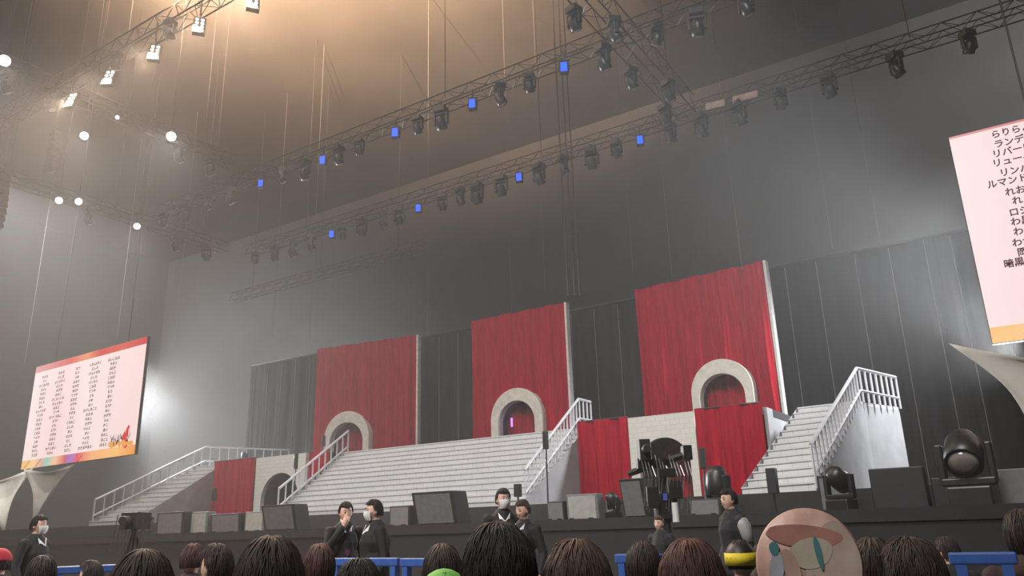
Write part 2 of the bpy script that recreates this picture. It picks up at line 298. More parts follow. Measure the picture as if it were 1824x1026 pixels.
# ------------------------------------------------------------------ staircases
def staircase(label, FL, FR, TL, TR, n, rails, landing=None):
    """plan corners: front left/right at deck height, top left/right at platform height"""
    FL, FR, TL, TR = [Vector((*p, 0)) for p in (FL, FR, TL, TR)]
    o = (FL + FR) / 2; ang = math.atan2(FR.y - FL.y, FR.x - FL.x); inv = Matrix.Rotation(-ang, 3, 'Z')
    L = lambda p: inv @ (p - o)
    FL, FR, TL, TR = map(L, (FL, FR, TL, TR)); t = thing('staircase', label, 'stairs', (o.x, o.y, DECK), ang); H = UPP - DECK
    mb = MB(); h = H / n
    for i in range(n):
        a, b = i / n, (i + 1) / n
        l0, r0, l1, r1 = FL.lerp(TL, a), FR.lerp(TR, a), FL.lerp(TL, b), FR.lerp(TR, b); z0, z1 = i * h, (i + 1) * h
        v = [(l0.x, l0.y, z0), (r0.x, r0.y, z0), (r0.x, r0.y, z1), (l0.x, l0.y, z1), (l1.x, l1.y, z1), (r1.x, r1.y, z1)]
        mb.add(v, [(0, 1, 2, 3), (3, 2, 5, 4)])
        # nosing lip
        mb.box(((l0.x + r0.x) / 2, (l0.y + r0.y) / 2 - .012, z1 - .02), ((r0 - l0).length, .03, .04), 1, Matrix.Rotation(math.atan2(r0.y - l0.y, r0.x - l0.x), 3, 'Z'))
    mb.build('steps', [M['step'], M['step']], t)
    for A, B, sx in ((FL, TL, -.03), (FR, TR, .03)):
        fb = MB()
        pts = [(A.x + sx, A.y, 0), (A.x + sx, A.y, h)]; top = []
        vs = []; 
        for i in range(n + 1):
            p = A.lerp(B, i / n); vs.append((p.x + sx, p.y, 0)); vs.append((p.x + sx, p.y, min(H, i * h + h * .9)))
        fb.add(vs, [(2 * i, 2 * i + 2, 2 * i + 3, 2 * i + 1) for i in range(n)]).build('side_panel', M['flank'], t)
    fb = MB()
    if landing:
        ln = [L(Vector((*p, 0))) for p in landing]     # landing polygon beyond the top edge
        poly = [TL, TR] + ln; N = len(poly); vs = [(p.x, p.y, H - .1) for p in poly] + [(p.x, p.y, H) for p in poly]
        mb2 = MB().add(vs, [tuple(range(N)), tuple(range(N, 2 * N))] + [(i, (i + 1) % N, N + (i + 1) % N, N + i) for i in range(N)])
        mb2.build('landing', M['rail'], t)
        for i in range(1, N - 1):
            p, q = poly[i], poly[i + 1]; fb.add([(p.x, p.y, 0), (q.x, q.y, 0), (q.x, q.y, H - .1), (p.x, p.y, H - .1)], [(0, 1, 2, 3)])
        p, q = poly[-1], poly[0]; fb.add([(p.x, p.y, 0), (q.x, q.y, 0), (q.x, q.y, H - .1), (p.x, p.y, H - .1)], [(0, 1, 2, 3)])
    if landing: fb.build('landing_side', M['flank'], t)
    RH = .95
    for path, nb in rails:           # path of world (x, y, z above deck)
        P_ = [L(Vector((a, b, 0))) + Vector((0, 0, z)) for a, b, z in path]
        r = MB()
        for p, q in zip(P_, P_[1:]):
            d = (q - p); up = Vector((0, 0, 1))
            for zz, th in ((RH, .05), (.28, .04)):
                a = p + up * zz; b = q + up * zz; r.tube([a, b], th, 6)
        ro = r.build('railing', M['rail'], t)
        tot = sum((q - p).length for p, q in zip(P_, P_[1:]))
        first = None
        for i in range(nb + 1):
            s = tot * i / nb
            for p, q in zip(P_, P_[1:]):
                l = (q - p).length
                if s <= l + 1e-6: c = p.lerp(q, min(1, s / l)); break
                s -= l
            if first is None: first = MB().box((0, 0, RH / 2 - .03), (.045, .045, RH + .04)).build('baluster', M['rail'], ro, loc=c)
            else:
                g = first.copy(); C.objects.link(g); g.parent = ro; g.location = c
    return t
H_ = UPP - DECK
staircase('wide white tiled central staircase with railings on both sides', (-23.9, 20.5), (-12.9, 20.5), (-24.75, 25.0), (-12.9, 25.0), 13,
          [([(-23.85, 20.6, .1), (-24.7, 25.0, H_)], 11), ([(-12.95, 20.6, .1), (-12.95, 24.3, H_), (-12.95, 25.2, H_)], 19)])
staircase('white staircase at the right end with a railing turning along its landing', (-6.35, 20.5), (-4.3, 19.5), (-5.75, 25.6), (-3.95, 25.5), 13,
          [([(-4.3, 19.5, .1), (-3.9, 25.0, H_), (-3.2, 27.6, H_)], 24)], landing=[(-3.25, 27.6), (-6.45, 28.2)])
staircase('narrow white staircase at the far left end with a long pale railing', (-34.6, 19.6), (-32.5, 20.4), (-34.3, 24.4), (-32.45, 24.8), 13,
          [([(-34.55, 19.7, .15), (-33.9, 24.6, H_), (-32.5, 28.6, H_)], 22)], landing=[(-32.4, 28.6), (-34.2, 28.6)])
# ------------------------------------------------------------------ LED screens
def grad_screen(name, stops, axis_len, strength):
    m = bpy.data.materials.new(name); m.use_nodes = True; nt = m.node_tree; b = nt.nodes['Principled BSDF']
    b.inputs['Base Color'].default_value = (.01, .01, .01, 1); b.inputs['Roughness'].default_value = .5
    tc = nt.nodes.new('ShaderNodeTexCoord'); sp = nt.nodes.new('ShaderNodeSeparateXYZ'); mr = nt.nodes.new('ShaderNodeMapRange'); cr = nt.nodes.new('ShaderNodeValToRGB')
    nt.links.new(tc.outputs['Object'], sp.inputs[0]); nt.links.new(sp.outputs['X'], mr.inputs[0])
    mr.inputs['From Min'].default_value = -axis_len / 2; mr.inputs['From Max'].default_value = axis_len / 2; nt.links.new(mr.outputs[0], cr.inputs[0])
    els = cr.color_ramp.elements
    while len(els) < len(stops): els.new(.5)
    for e, (p, c) in zip(els, stops): e.position = p; e.color = (*c, 1)
    nt.links.new(cr.outputs[0], b.inputs['Emission Color']); b.inputs['Emission Strength'].default_value = strength
    return m
pink, red_, org = (1, .78, .76), (.75, .05, .07), (1, .42, .12)
scr_pink = grad_screen('screen_pale_pink', [(0, (1, .80, .78)), (.3, (.98, .70, .70)), (.55, (1, .80, .78)), (1, (1, .74, .72))], 13, .95)
scr_red = grad_screen('screen_red_strip', [(0, (.8, .35, .35)), (.35, (.72, .08, .08)), (.5, (.9, .3, .12)), (.62, (.68, .03, .04)), (.8, (.75, .1, .06)), (1, (.65, .03, .05))], 13, .9)
scr_org = grad_screen('screen_orange_strip', [(0, (.95, .5, .12)), (.12, (1, .62, .3)), (.2, (.7, .4, .3)), (.25, (.25, .62, .5)), (.33, (.95, .55, .3)), (.42, (.6, .1, .1)), (.47, (.35, .2, .6)), (.53, (.8, .08, .1)), (.65, (.95, .45, .2)), (.85, (1, .55, .18)), (1, (.9, .3, .06))], 13, .95)
ink = emis('screen_ink', (.10, .03, .04), .5); logo_red = emis('screen_logo_red', (.75, .02, .02), .9); logo_dark = emis('screen_logo_dark', (.06, .015, .01), .5); logo_gold = emis('screen_logo_gold', (.9, .4, .08), .9)
def text_mesh(lines, size, dz, mat_, parent, name, align='CENTER', bold=.012, sx=1.0):
    """lines: list of (string, x, z) drawn on the screen as one list"""
    mb = MB()
    for s_, x, z in lines:
        cu = bpy.data.curves.new('t', 'FONT'); cu.body = s_; cu.size = size; cu.align_x = align; cu.align_y = 'CENTER'; cu.offset = bold; cu.resolution_u = 2
        ob = bpy.data.objects.new('t', cu); C.objects.link(ob); bpy.context.view_layer.update()
        me = bpy.data.meshes.new_from_object(ob.evaluated_get(bpy.context.evaluated_depsgraph_get()))
        mb.add([(v.co.x * sx + x, 0, v.co.y + z) for v in me.vertices], [tuple(p.vertices) for p in me.polygons])
        bpy.data.objects.remove(ob); bpy.data.curves.remove(cu); bpy.data.meshes.remove(me)
    o = mb.build(name, mat_, parent); return o
def screen(label, o, yaw, x0, x1, z0, z1, red_h, org_h):
    t = thing('video_screen', label, 'video screen', (o[0], o[1], z0), math.radians(yaw)); W = x1 - x0; H = z1 - z0; cx = (x0 + x1) / 2
    MB().box((cx, .12, H / 2), (W + .04, .18, H + .04)).build('cabinet', M['black'], t, bevel=.02)
    for nm, a, b, m in (('picture', org_h, H - red_h, scr_pink), ('bottom_strip', 0, org_h, scr_org), ('top_strip', H - red_h, H, scr_red)):
        MB().box((0, .01, (a + b) / 2), (W, .03, b - a)).build(nm, m, t, loc=(cx, 0, 0))
    for x in (cx - W * .33, cx + W * .33):
        for xx in (x,): MB().tube([(xx, .15, H - .05), (xx, .15, 30.5 - z0)], .03, 5).build('hanging_cable', M['black'], t)
    return t
tl = screen('left video screen listing names in columns on pale pink', (-46.6, 25.5), -1.9, -7.49, 5.46, 5.78, 12.4, .42, .52)
kana = ['あい', 'うさぎ', 'えりP', 'おかだ', 'かずや', 'きのこ', 'くろねこ', 'けんと', 'こはる', 'さくら', 'しおんP', 'すずき', 'せな', 'そら', 'たけし', 'ちひろ', 'つばさ', 'てつや', 'とも', 'なつ', 'にしき', 'ぬこ', 'ねむP', 'のぞみ', 'はると', 'ひなた', 'ふゆ', 'へいた', 'ほしの', 'まこと', 'みずき', 'むぎ', 'めい', 'もり', 'やまと', 'ゆうじ', 'よしの', 'らん', 'りく', 'るい', 'れおん', 'ろく', 'わたる']
rnd = random.Random(3)
for c in range(5):
    x = -6.0 + c * 2.05; rows = []
    for r in range(19):
        s_ = rnd.choice(kana); 
        if rnd.random() < .12: s_ += rnd.choice(kana)
        rows.append((s_, x + rnd.uniform(-.04, .04), 5.75 - r * .278 ))
    o = text_mesh(rows, .21, 0, ink, tl, 'name_list', sx=1.25, bold=.008); o.location = (0, -.016, .02)
# brush style logo in the lower right of the left screen
lg = MB(); r2 = random.Random(5)
for k in range(26):
    x = 3.0 + k * .075; z = .75 + r2.uniform(-.12, .25); l = r2.uniform(.2, .5); a = r2.uniform(-.7, .7); wd = r2.uniform(.05, .12)
    d = Vector((math.sin(a), 0, math.cos(a))); n_ = Vector((d.z, 0, -d.x)); c = Vector((x, 0, z))
    lg.add([c - n_ * wd / 2, c + n_ * wd / 2, c + d * l + n_ * wd * .1, c + d * l - n_ * wd * .1], [(0, 1, 2, 3)])
lg.build('dark_brush_logo', logo_dark, tl, loc=(0, -.02, 0))
lg = MB()
for k in range(9):
    c = Vector((4.45 + r2.uniform(-.2, .2), 0, .65 + k * .11)); rr = .28 - k * .018
    lg.add([c + Vector((math.cos(q * PI / 4) * rr * r2.uniform(.6, 1), -.001 * k, math.sin(q * PI / 4) * rr)) for q in range(8)], [tuple(range(8))])
lg.build('red_logo_blot', logo_red, tl, loc=(0, -.018, 0))
lg = MB()
for k in range(14):
    c = Vector((2.9 + k * .17, 0, .68 + r2.uniform(-.06, .1))); rr = r2.uniform(.1, .2)
    lg.add([c + Vector((math.cos(q * PI / 3) * rr * 1.2, -.0006 * k, math.sin(q * PI / 3) * rr)) for q in range(6)], [tuple(range(6))])
lg.build('gold_logo_splash', logo_gold, tl, loc=(0, -.017, 0))
tr = screen('right video screen with large dark katakana names, cut off by the frame', (5.6, 25.5), 0, -5.94, 6.4, 5.86, 12.3, .07, .45)
rt = ['らりらよ', 'ランデP', 'リバーゆうじ', 'リューペッパー', 'リンパ海', 'ルマンドP(桜)', 'れおん', 'れん', 'ロシア', 'わ黒', 'わや', 'わか', '岡', '暗黒子']
rows = [(s_, x_, z_) for s_, (x_, z_) in zip(rt, [(-4.87, 6.16), (-4.85, 5.84), (-4.95, 5.55), (-5.0, 5.26), (-4.88, 4.92), (-5.24, 4.64), (-4.85, 4.3), (-4.73, 4.0), (-4.87, 3.67), (-4.88, 3.38), (-4.87, 3.08), (-4.96, 2.76), (-4.89, 2.46), (-5.27, 2.19)])]
o = text_mesh(rows, .27, 0, emis('right_screen_ink', (.12, .03, .04), .6), tr, 'name_list', align='LEFT', sx=.95, bold=.006); o.location = (0, -.012, 0)
# pale stretched cloth sails under the screens
def sail(label, tri, sag=.35):
    a, b, c = [Vector(p) for p in tri]; n = 14; mb = MB(); idx = {}
    for i in range(n + 1):
        for j in range(n + 1 - i):
            u, v = i / n, j / n; w_ = 1 - u - v
            p = a * w_ + b * u + c * v; cen = (a + b + c) / 3
            pinch = 3.2 * (u * v * w_) * 1.0
            edge = 1 - .30 * (4 * max(u * v, v * w_, u * w_)) * (1 - min(1, 27 * u * v * w_) * .9)
            p = cen + (p - cen) * edge; p.y += sag * (27 * u * v * w_) ; idx[i, j] = len(mb.v); mb.v.append(p)
    for i in range(n):
        for j in range(n - i):
            mb.f.append([idx[i, j], idx[i + 1, j], idx[i, j + 1]]); mb.m.append(0)
            if j < n - i - 1: mb.f.append([idx[i + 1, j], idx[i + 1, j + 1], idx[i, j + 1]]); mb.m.append(0)
    t = thing('cloth_sail', label, 'fabric sail', tuple(c)); o = mb.build('cloth', M['sail'], t, True); o.location = -c
    o.modifiers.new('thick', 'SOLIDIFY').thickness = .02
    r = MB()
    for p, q in ((a, Vector((a.x, a.y, 30))), (b, Vector((b.x, b.y, 30)))): r.tube([p, p + Vector((0, .3, .5))], .012, 4)
    r.build('tie_rope', M['metal'], t, loc=-c)
g = lambda x, y, Y: at_y(x, y, Y)
sail('pale triangular cloth sail under the left screen, right of the two', [g(42, 835, 24.6), g(135, 826, 24.8), g(58, 935, 24.2)])
sail('pale triangular cloth sail under the left screen, left of the two', [g(-70, 862, 24.6), g(62, 832, 24.9), g(8, 950, 24.2)])
sail('large pale cloth sail under the right screen', [g(1690, 612, 24.6), g(2050, 640, 24.8), g(1850, 790, 24.2)])
# ------------------------------------------------------------------ trusses
def truss(label, a, b, cat='truss', s=.55):
    a, b = Vector(a), Vector(b); L_ = (b - a).length; d = (b - a) / L_; side = d.cross(Vector((0, 0, 1))).normalized() * s / 2; up = Vector((0, 0, s / 2))
    t = thing('box_truss', label, cat, tuple(a)); ch = MB(); la = MB()
    for sx in (-1, 1):
        for sz in (-1, 1): ch.tube([side * sx + up * sz, d * L_ + side * sx + up * sz], .028, 5)
    n = max(2, int(L_ / s)); 
    for i in range(n):
        p, q = d * (L_ * i / n), d * (L_ * (i + 1) / n); k = 1 if i % 2 else -1
        for sx in (-1, 1): la.tube([p + side * sx + up * k, q + side * sx - up * k], .014, 4, caps=False)
        la.tube([p + side * k + up, q - side * k + up], .014, 4, caps=False); la.tube([p + side * k - up, q - side * k - up], .014, 4, caps=False)
    ch.build('chord', M['truss'], t); la.build('lattice', M['truss'], t)
    for f_ in (.12, .5, .88): MB().tube([d * L_ * f_ + up * .9, d * L_ * f_ + Vector((0, 0, 30.5 - a.z))], .018, 4).build('hoist_chain', M['black'], t)
    return t
TZ = 17.6
truss('rear stage truss above the red curtains with a row of blue lights', (-37, 28.6, TZ), (4, 28.6, TZ))
truss('middle stage truss in front of the rear one, with a row of blue lights', (-36, 22, TZ), (2, 22, TZ))
truss('front truss carrying the warm multi-cell blinders', (-36, 12.85, TZ + .3), (-2, 12.85, TZ + .3))
truss('truss running in depth that joins the middle and rear trusses near top centre', (-9.3, 13.2, TZ + .1), (-9.3, 28.2, TZ + .1), s=.8)
truss('left side truss running in depth with white lamps, nearer the stage', (-29.6, 8, TZ + .9), (-29.6, 21.6, TZ + .9))
truss('far left side truss running in depth with three white lamps', (-38.3, 14, TZ + .3), (-38.3, 28, TZ + .3))
truss('short far back truss above the left part of the backdrop', (-44, 33, 17), (-27, 33, 17))
# ------------------------------------------------------------------ fixtures
def moving_head(label, loc, rz, tilt, group, lens, floor=False, s=1.0, src=None):
    if src is not None:
        t = copy_tree(src); t.location = loc; t.rotation_euler = (0, 0, rz); t['label'] = label; t['group'] = group; t.scale = (s, s, s)
        return t
    t = thing('moving_head_light', label, 'stage light', loc, rz, group); t.scale = (s, s, s); k = 1 if floor else -1
    MB().box((0, 0, k * .09), (.36, .34, .18)).tube([(0, 0, 0), (0, 0, -k * .12)], .05, 8).build('base', M['metal'], t, bevel=.02)
    y = MB().box((0, 0, k * .22), (.44, .14, .07))
    for sx in (-1, 1): y.box((sx * .2, 0, k * .38), (.06, .13, .36))
    y.build('yoke', M['metal'], t, bevel=.015)
    rot = Matrix.Rotation(tilt, 3, 'X'); c = (0, 0, k * .5)
    h = MB().lathe([(0, .2), (.1, .2), (.15, .1), (.165, -.05), (.16, -.2), (.14, -.21), (.14, -.19), (0, -.19)][::1], 16, c=c, rot=rot); hb = h.build('head', M['metal'], t, True)
    MB().lathe([(0, -.235), (.06, -.23), (.125, -.205), (.125, -.19)], 16, c=c, rot=rot).build('lens', lens, hb, True)
    return t
g1 = 'moving heads on the rear stage truss'; g2 = 'moving heads on the middle stage truss'
src = moving_head('grey moving head light, leftmost under the rear stage truss', (-36, 28.33, TZ - .36), .3, .5, g1, M['glint'])
k = 0
occ = [-34.3, -32.8, -31.3, -28.9, -27.5, -26.0, -24.9, -22.1, -21.0, -20.0, -18.6, -16.5, -15.2, -13.8, -12.6, -10.1, -8.8, -7.2, -5.6, -3.8, -1.5, .8]
def ordn(i): return ['second', 'third', 'fourth', 'fifth', 'sixth', 'seventh', 'eighth', 'ninth', 'tenth', 'eleventh', 'twelfth', 'thirteenth', 'fourteenth', 'fifteenth', 'sixteenth', 'seventeenth', 'eighteenth', 'nineteenth', 'twentieth', 'twenty-first', 'twenty-second', 'twenty-third', 'twenty-fourth'][i]
rr = random.Random(9)
for i, x in enumerate(occ):
    low = i % 3 == 2
    moving_head('grey moving head light hanging from the rear stage truss, %s from the left' % ordn(i), (x, 28.33, TZ - .36), rr.uniform(-.9, .9), 0, g1, None, s=rr.uniform(1.15, 1.5), src=src)
for i, x in enumerate([-35, -33.2, -31.4, -29.7, -26.1, -24.7, -22.6, -21.4, -18.2, -17.0, -14.2, -12.9, -9.9, -7.9, -6.5, -4.9, -2.6]):
    moving_head('grey moving head light hanging from the middle stage truss, %s' % ('leftmost' if i == 0 else ordn(i - 1) + ' from the left'), (x, 21.73, TZ - .36), rr.uniform(-.9, .9), 0, g2, None, s=rr.uniform(1.0, 1.35), src=src)
for i, x in enumerate([-24.2, -21.1, -15.7, -13.1, -10.9]):
    moving_head('grey moving head light on the front truss, %s' % ('leftmost' if i == 0 else ordn(i - 1) + ' from the left'), (x, 12.58, TZ - .04), rr.uniform(-.9, .9), 0, 'moving heads on the front truss', None, s=.95, src=src)
for i, (y, z) in enumerate([(15.2, TZ), (17.3, TZ), (19.3, TZ), (20.6, TZ), (23.6, TZ), (25.2, TZ), (26.8, TZ)]):
    moving_head('grey moving head light on the truss running in depth, %s' % ('nearest' if i == 0 else ordn(i - 1) + ' nearest'), (-9.3 + rr.choice((-.4, .4)), y, TZ - .35), rr.uniform(-.9, .9), 0, 'moving heads on the truss running in depth', None, s=1.2, src=src)
for i, (x, y) in enumerate([(-29.6, 9.6), (-29.6, 11.4), (-29.6, 13), (-29.6, 18.6), (-29.6, 20.2), (-38.3, 19.5), (-38.3, 24.5), (-38.3, 26.5)]):
    moving_head('grey moving head light on the left side trusses, %s in the row from the front' % ('first' if i == 0 else ordn(i - 1)), (x + .275, y, TZ + (.5 if x > -30 else -.05)), rr.uniform(-.9, .9), 0, 'moving heads on the left side trusses', None, s=1.25, src=src)
# blue LED fixtures
def led_box(label, loc, group, first=[None]):
    if first[0] is None:
        t = thing('blue_led_light', label, 'stage light', loc, .4, group)
        MB().box((0, 0, 0), (.42, .3, .56)).build('housing', M['metal'], t, bevel=.02)
        MB().box((0, -.16, 0), (.3, .02, .46)).build('blue_face', M['blue_led'], t, bevel=.02)
        b = MB()
        for sx in (-1, 1): b.box((sx * .24, 0, .16), (.03, .06, .5))
        b.box((0, 0, .41), (.5, .06, .03)); b.tube([(0, 0, .41), (0, 0, .85)], .03, 6); b.build('bracket', M['metal'], t); first[0] = t; t.scale = (.7,) * 3; return t
    t = copy_tree(first[0]); t.location = loc; t.scale = (.78,) * 3; t['label'] = label; t['group'] = group; return t
for i, (px, py) in enumerate([(466, 328), (576, 287), (705, 238), (842, 187), (1005, 122)]):
    led_box('bright blue light on the middle stage truss, %s' % ['leftmost of the upper row', 'second from left in the upper row', 'middle one of the upper row', 'fourth from left in the upper row', 'highest and rightmost of the upper row'][i], tuple(at_y(px, py, 21.73)), 'blue lights on the middle truss')
for i, (px, py) in enumerate([(592, 418), (746, 372), (925, 317), (1140, 251)]):
    led_box('bright blue light on the rear stage truss, %s' % ['leftmost of the lower row', 'second from left in the lower row', 'third from left in the lower row', 'rightmost of the lower row'][i], tuple(at_y(px, py, 28.33)), 'blue lights on the rear truss')
# blinders: eight cells each
def blinder(label, loc, rz, cols=2, rows=4, src=None, group='warm blinders on the front truss'):
    if src is not None:
        t = copy_tree(src); t.location = loc; t.rotation_euler = (0, 0, rz); t['label'] = label; return t
    t = thing('blinder_light', label, 'stage light', loc, rz, group)
    tilt = Matrix.Rotation(-.35, 3, 'X')
    MB().box((0, .08, 0), (.38, .16, .78), rot=tilt).build('housing', M['metal'], t, bevel=.015)
    for r in range(rows):
        for c in range(cols):
            p = tilt @ Vector(((c - .5) * .165, -.012, (r - 1.5) * .18))
            MB().lathe([(0, .0), (.04, .0), (.05, -.012)], 12, c=p, rot=tilt @ Matrix.Rotation(-PI / 2, 3, 'X')).build('lamp_cell', M['warm'], t)
    b = MB().tube([(0, 0, .36), (0, 0, 1.15)], .03, 6); b.build('clamp', M['metal'], t); return t
bsrc = None
for i, (px, py) in enumerate([(126, 178), (193, 138), (275, 93), (355, 45), (451, 2)]):
    p = at_y(px, py, 12.6); lb = 'glowing eight cell blinder light, %s of the warm row' % ['lowest and leftmost', 'second from the left', 'middle one', 'fourth from the left', 'topmost, cut off by the frame'][i]
    b_ = blinder(lb, tuple(p), (.35, .55, .8, .95, 1.0)[i], src=bsrc); bsrc = bsrc or b_
    lamp('blinder_glow', 'SPOT', tuple(p + Vector((0, -.2, 0))), tuple(p + Vector((1, -3, -8))), 8500, (1, .74, .54), spot_size=1.9, spot_blend=1, shadow_soft_size=.2)
# bright white lamps
wsrc = None
for i, (px, py, Y, r, e, lb) in enumerate([(305, 243, 16.7, .2, 9000, 'brightest white round lamp below the blinders, right end of the left side truss'), (150, 242, 14.7, .17, 5000, 'white round lamp under the leftmost blinder'),
        (8, 108, 10.2, .2, 6000, 'white round lamp at the left edge of the frame'), (105, 357, 17.5, .17, 4500, 'white round lamp on the far left truss, left one of the close pair'),
        (140, 359, 18.2, .17, 4500, 'white round lamp on the far left truss, right one of the close pair'), (244, 403, 21.6, .17, 5000, 'lowest white round lamp, alone to the right of the close pair'), (209, 209, 14.4, .07, 300, 'tiny white lamp above the left side truss')]):
    p = at_y(px, py, Y)
    t = thing('spot_lamp', lb, 'stage light', tuple(p), 0, 'white lamps on the left trusses'); d = (CAM - p).normalized(); q = d.to_track_quat('-Z', 'Y').to_matrix()
    MB().lathe([(0, .35), (r * .6, .35), (r, .12), (r * 1.08, -.02), (r * .98, -.02), (r * .9, .03)], 18, rot=q).build('housing', M['metal'], t, True)
    MB().lathe([(0, .0), (r * .9, .012)], 18, rot=q).build('lamp_face', M['white'], t)
    MB().tube([(0, 0, .1), (0, 0, 30.5 - p.z)], .018, 5).build('hanging_cable', M['black'], t)
    lamp('lamp_glow', 'SPOT', tuple(p + d * .3), tuple(p + Vector((2, -3, -8))), e * .5, (1, .98, .95), spot_size=2.3, spot_blend=1, shadow_soft_size=.15)
# beige strip lights on the right part
for i, (a, b) in enumerate([((1258, 192), (1292, 184)), ((1306, 180), (1350, 168))]):
    p, q = at_y(*a, 28.2), at_y(*b, 28.2); c = (p + q) / 2; t = thing('beige_batten', 'beige strip fixture high on the rear truss, %s one of the pair' % ('left', 'right')[i], 'stage light', tuple(c), 0, 'beige strip fixtures')
    MB().box((0, 0, 0), ((q - p).length, .2, .3), rot=Matrix.Rotation(-math.atan2(q.z - p.z, q.x - p.x), 3, 'Y')).build('housing', mat('beige_paint', (.34, .27, .22), .6), t, bevel=.02)
    MB().box((0, .05, .25), (.05, .05, .3)).build('clamp', M['metal'], t)
# speaker line arrays hanging at the left
for i, (px, y0, y1, Y, lb) in enumerate([(4, 300, 400, 16, 'dark hanging speaker column cut off by the left edge of the frame'), (98, 235, 300, 22, 'dark hanging speaker column under the left blinders')]):
    a, b = at_y(px, y0, Y), at_y(px, y1, Y); n = 9; h = (a.z - b.z) / n; t = thing('line_array', lb, 'speaker', tuple(a))
    for k in range(n):
        MB().box((0, .12 * math.sin(k * .28), -h * (k + .5)), (.8, .5, h * .9), rot=Matrix.Rotation(.05 * k, 3, 'X')).build('speaker_cabinet', M['black'], t, bevel=.02)
    MB().tube([(0, 0, 0), (0, 0, 30.5 - a.z)], .03, 5).build('hoist_chain', M['black'], t)
# hanging cables in front of the backdrop
wire = mat('pale_cable', (.10, .10, .10), .6)
for i, (px, y0, y1, Y, r) in enumerate([(762, 395, 598, 29.4, .012), (905, 345, 560, 31, .010), (963, 330, 520, 31, .010), (1113, 300, 495, 29.8, .014), (1165, 150, 500, 28.9, .016), (1275, 95, 490, 28.9, .016), (1440, 170, 452, 29.4, .012), (1502, 60, 445, 29.6, .016), (560, 440, 610, 29.4, .012), (495, 440, 600, 32, .012), (330, 420, 640, 30, .014), (225, 470, 600, 30, .014), (75, 450, 640, 28, .014)]):
    a, b = at_y(px, y0, Y), at_y(px, y1, Y); b.x = a.x; top = 30.5
    names_ = 'thin pale cable hanging in front of the black backdrop, %s from the left' % ('first' if i == 99 else '')
    lb = ['above the gap between left and middle curtains', 'above the middle red curtain, left one', 'above the middle red curtain, right one', 'left of the top corner of the right curtain', 'from the rear truss towards the top left of the right curtain', 'from the rear truss to above the middle of the right curtain', 'above the right edge of the right curtain', 'between the right curtain and the right screen', 'above the left corner of the left curtain', 'over the left part of the backdrop', 'over the grey haze beside the left screen', 'above the right edge of the left screen', 'above the left edge of the left screen'][i]
    t = tag(MB().tube([(0, 0, 0), (0, 0, top - b.z)], r, 5).build('hanging_cable', wire, loc=(a.x, Y, b.z)), 'thin pale cable hanging ' + lb, 'cable', 'pale hanging cables')
for i, px in enumerate([1001, 1012, 1021]):
    a, b = at_y(px, 330, 29.3), at_y(px, 528, 29.3)
    tag(MB().tube([(0, 0, 0), (0, 0, 30.5 - b.z)], .035, 6).build('hanging_cable', M['black'], loc=(a.x, 29.3, b.z)), 'thick black cable hanging above the right edge of the middle curtain, %s of the three' % ('left', 'middle', 'right')[i], 'cable', 'thick black hanging cables')
# ------------------------------------------------------------------ stage gear
def ground_x(px, Y): return at_y(px, 900, Y).x
def wedge(label, px0, px1, ytop, Y, base=LOW, m='black', lean=.35, rz=0, grille=True):
    x0, x1 = ground_x(px0, Y), ground_x(px1, Y); H = at_y((px0 + px1) / 2, ytop, Y).z - base; W = abs(x1 - x0); D = max(.3, H * .75)
    t = thing('stage_monitor', label, 'monitor', ((x0 + x1) / 2, Y, base), rz)
    vs = [(-W / 2, 0, 0), (W / 2, 0, 0), (W / 2, -D * lean, H), (-W / 2, -D * lean, H), (-W / 2, D, 0), (W / 2, D, 0), (W / 2, D * .6, H), (-W / 2, D * .6, H)]
    MB().add(vs, [(0, 1, 2, 3), (4, 7, 6, 5), (0, 4, 5, 1), (3, 2, 6, 7), (0, 3, 7, 4), (1, 5, 6, 2)]).build('cabinet', M[m], t, bevel=.02)
    if grille:
        u = .07; q = lambda a, b: Vector((-W / 2 + W * a, -D * lean * b - .012, H * b))
        MB().add([q(u, u), q(1 - u, u), q(1 - u, 1 - u), q(u, 1 - u)], [(0, 1, 2, 3)]).build('screen_face', M['grey'] if m == 'black' else M['lgrey'], t)
        f = MB()
        for sx in (-.3, .3): f.box((W * sx, -.03, .03), (.05, .3, .06))
        f.build('foot', M['metal'], t)
wedge('large black stage monitor on the apron in front of the central stairs', 742, 815, 876, 17)
wedge('black stage monitor before the left foot of the central stairs', 474, 532, 899, 17)
wedge('small dark box left of the large stage monitor', 694, 730, 901, 17, lean=0)
wedge('tilted dark monitor beside the camera rig', 1112, 1152, 853, 17)
wedge('grey flat monitor on a base right of the central stairs', 1010, 1066, 880, 17, m='grey', lean=.1)
wedge('low black case behind the right hand standing man', 1225, 1284, 889, 17, lean=0)
wedge('grey box near the left red curtain', 335, 372, 912, 17.5, m='grey', lean=0)
wedge('dark box in front of the short left curtain', 378, 432, 915, 17.5, lean=.1)
wedge('pale grey box left of the black monitor', 438, 472, 911, 17.5, m='grey', lean=0)
wedge('wide black case at the right end of the stage', 1556, 1655, 832, 18.2, lean=0, grille=False)
wedge('tall dark box at the right edge of the frame', 1786, 1850, 834, 18.2, m='grey', lean=0, grille=False)
wedge('dark block left of the large round moving head', 1665, 1712, 850, 18.6, lean=0, grille=False)
wedge('low dark case right of the right stairs', 1462, 1520, 846, 18.2, lean=.1)
wedge('tiny black case by the foot of the right railing', 975, 1005, 893, 17, lean=.1)
wedge('dark box under the left railing', 282, 330, 912, 17.2, lean=0)
